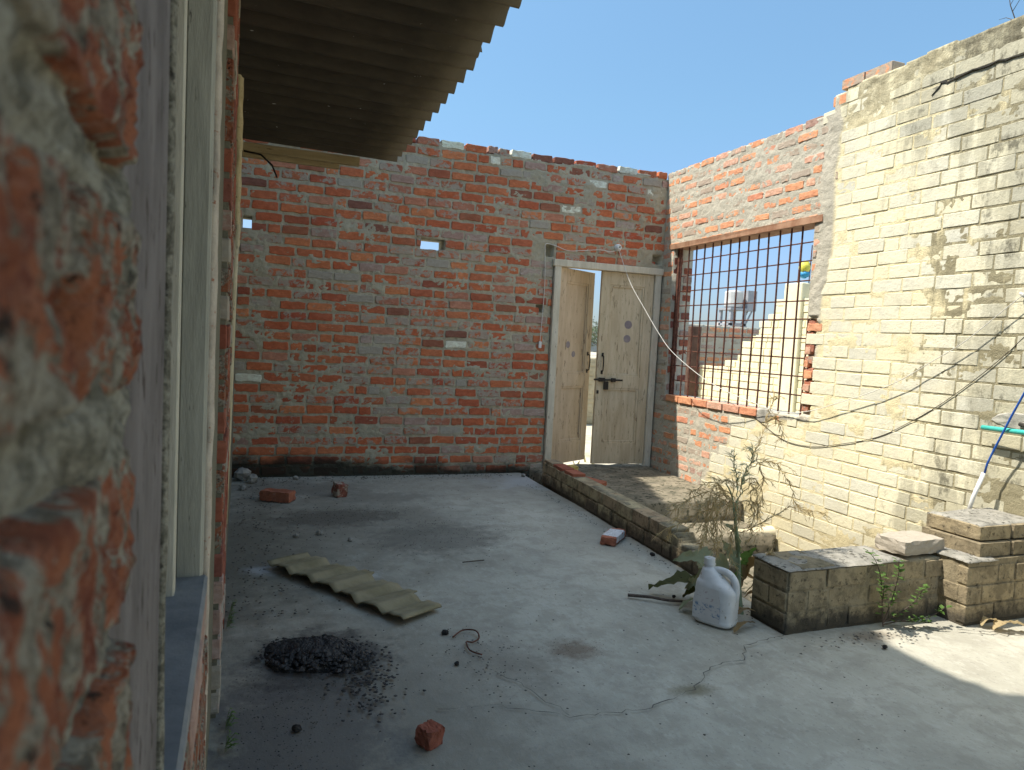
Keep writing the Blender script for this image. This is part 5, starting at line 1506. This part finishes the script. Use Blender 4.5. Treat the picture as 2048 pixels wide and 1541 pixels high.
for bi, pts in enumerate(brs):
    P_ = smooth_path([loc(p) for p in pts], 10); b = MB()
    wob = Vector((0, 0, 0))
    for i in range(3, len(P_)):
        wob = wob * .9 + Vector((rng.gauss(0, .0045), rng.gauss(0, .0045), rng.gauss(0, .0035))); P_[i] = P_[i] + wob
    b.tube(P_, [.0028, .0012], 5)
    for q_ in range(3):
        i0 = rng.randrange(len(P_) // 3, len(P_) - 2); d0 = (P_[i0 + 1] - P_[i0]).normalized()
        side = Vector((rng.gauss(0, 1), rng.gauss(0, 1), rng.gauss(.1, .6))).normalized(); L0 = rng.uniform(.05, .12)
        tw = [P_[i0] + (d0 * .55 + side * .6) * L0 * t_ + Vector((0, 0, -.35)) * L0 * t_ * t_ for t_ in (0, .2, .4, .6, .8, 1)]
        b.tube(tw, [.0014, .0007], 4)
        for j in range(1, 6):
            for _r in range(2):
                dd = ((tw[j] - tw[j - 1]).normalized() + Vector((rng.gauss(0, .45), rng.gauss(0, .45), rng.gauss(-.1, .4)))).normalized(); L1 = rng.uniform(.018, .04)
                w1 = dd.cross(Vector((.3, .8, .5))).normalized() * .0014; w2_ = dd.cross(w1).normalized() * .0014; s0 = tw[j]; m1 = s0 + dd * L1 * .5
                b.add([s0, m1 + w1, m1 - w1 * .5 + w2_, m1 - w1 * .5 - w2_, s0 + dd * L1], [(0, 2, 1), (0, 3, 2), (0, 1, 3), (4, 1, 2), (4, 2, 3), (4, 3, 1)])
    for i in range(6, len(P_) - 1):
        if rng.random() < .22: continue
        d = (P_[i + 1] - P_[i]).normalized()
        for rep_ in range(2 if rng.random() < .5 else 3):
            o_ = Vector((rng.gauss(0, 1), rng.gauss(0, 1), rng.gauss(0, .7) - .15)); o_ = (o_ - d * o_.dot(d)).normalized()
            q = (d * 1.0 + o_ * rng.uniform(.25, .75) + Vector((0, 0, -.12))).normalized(); L = rng.uniform(.026, .060)
            s0 = P_[i]; m1 = s0 + q * L * .5; e = s0 + q * L; w = o_.cross(q).normalized() * .0017; w2 = q.cross(w).normalized() * .0017
            b.add([s0, m1 + w, m1 - w * .5 + w2, m1 - w * .5 - w2, e], [(0, 2, 1), (0, 3, 2), (0, 1, 3), (4, 1, 2), (4, 2, 3), (4, 3, 1)])
    b.build('branch', M_STRAW if bi not in (10, 11) else M_STEM, PL)
for k, (ba, ti, w, li, mm, ro) in enumerate((
    ((2.28, 2.86, .12), (2.03, 3.02, .22), .085, .10, M_SAGE, .5), ((2.28, 2.86, .10), (2.13, 3.05, .05), .06, .10, M_SAGE, .9),
    ((2.27, 2.82, .30), (2.17, 2.80, .46), .040, .02, M_SAGE, .6), ((2.26, 2.82, .24), (2.20, 2.86, .36), .03, .02, M_SAGE, 1.2),
    ((2.29, 2.83, .14), (2.36, 2.80, .33), .045, .03, M_GREEN, 1.3), ((2.30, 2.82, .12), (2.44, 2.78, .30), .045, .04, M_RUSTL, 1.0),
    ((2.28, 2.90, .06), (1.98, 3.16, .03), .075, .06, M_MOSS, .15), ((2.26, 2.88, .05), (2.10, 3.02, .02), .05, .05, M_MOSS, .3),
    ((2.30, 2.84, .10), (2.42, 2.84, .14), .04, .06, M_RUSTL, .5), ((2.27, 2.88, .10), (2.17, 3.0, .17), .05, .03, M_RUSTL, .8), ((2.31, 2.80, .08), (2.44, 2.72, .06), .035, .06, M_RUSTL, .4),
    ((2.30, 2.90, .10), (2.20, 3.1, .22), .05, .05, M_SAGE, .9))):
    big_leaf('leaf', PL, loc(ba), loc(ti), w, li, mm, 40 + k, ro)
# shrivelled leaves lying about
for (nm, lab, ba, ti, w, li, mm) in (('dry_leaf', 'greenish curled dead leaf on the floor left of the jug', (2.00, 2.90, .01), (2.13, 2.84, .012), .04, .05, M_SAGE),
    ('dry_leaf', 'thin curled dead leaf on the floor right of the jug', (2.10, 2.60, .008), (2.27, 2.66, .010), .018, .02, M_RUSTL),
    ('dry_leaf', 'brown shrivelled leaf under the weed at the low wall corner', (2.16, 2.70, .01), (2.30, 2.70, .05), .03, .03, M_RUSTL),
    ('dry_leaf', 'large curled straw coloured leaf in the sunlit corner by the pillar', (3.42, 2.33, .012), (3.60, 2.27, .015), .04, .03, M_DRYLEAF),
    ('dry_leaf', 'smaller curled straw coloured leaf in the sunlit corner by the pillar', (3.40, 2.375, .012), (3.50, 2.35, .02), .025, .025, M_DRYLEAF)):
    prop(big_leaf(nm, None, ba, ti, w, li, mm, hash(lab) % 50 if False else len(lab), .2), lab, 'leaf')
WD = empty('green_weed', 'small leafy green weed growing at the foot of the low wall', 'plant', Matrix.Translation((2.90, 2.50, 0)))
paths = [[(0, 0, 0), (-.02, 0, .12), (-.05, -.01, .24), (-.10, -.02, .33), (-.15, -.02, .385)], [(0, 0, .02), (.02, -.02, .14), (.035, -.03, .26), (.03, -.03, .34)],
         [(0, 0, .02), (.08, -.03, .08), (.16, -.04, .14), (.20, -.04, .20)], [(0, 0, .01), (.10, -.04, .04), (.22, -.06, .05), (.33, -.06, .09)], [(.05, -.02, .03), (.15, -.05, .03), (.24, -.06, .02)], [(-.02, 0, .12), (-.05, -.03, .17), (-.06, -.04, .22)]]
for k, p in enumerate(paths):
    P_ = smooth_path(p, 7); b = MB(); b.tube(P_, [.0035, .0012], 5); b.build('stem', M_STICK, WD)
    b = MB()
    for i in range(4, len(P_)):
        if rng.random() < (.35 if k > 1 else .5): continue
        for q in range(3):
            a = rng.uniform(0, 6.28); d = Vector((math.cos(a), math.sin(a) * .8 - .2, rng.uniform(-.1, .5))).normalized(); L = rng.uniform(.016, .034) * (1.2 if k < 2 else 1)
            s_ = d.cross(Vector((0, 0, 1))).normalized() * L * .36; u_ = s_.cross(d).normalized() * L * .10; p0 = P_[i] + d * .004
            b.add([p0, p0 + d * L * .45 + s_ + u_, p0 + d * L * .5, p0 + d * L, p0 + d * L * .45 - s_ + u_], [(0, 2, 1), (1, 2, 3), (0, 4, 2), (4, 3, 2)])
    b.build('foliage', M_GREEN, WD)
# small weeds along the foot of the house wall
b = MB()
for (x, y) in ((-.07, 2.35), (-.065, 2.23), (-.095, 3.25), (-.09, 3.35), (-.10, 3.15), (-.06, 2.0)):
    for i in range(22):
        a = rng.uniform(-1.3, 1.3); L = rng.uniform(.01, .05); h = rng.uniform(.01, .06); w = .004
        b.add([(x, y + rng.uniform(-.03, .03), .004), (x + math.cos(a) * L * .6, y + math.sin(a) * L * .6 - w, h), (x + math.cos(a) * L, y + math.sin(a) * L, h * .8), (x + math.cos(a) * L * .6, y + math.sin(a) * L * .6 + w, h)], [(0, 1, 2, 3)])
prop(b.build('weeds', M_GREEN), kind='stuff')
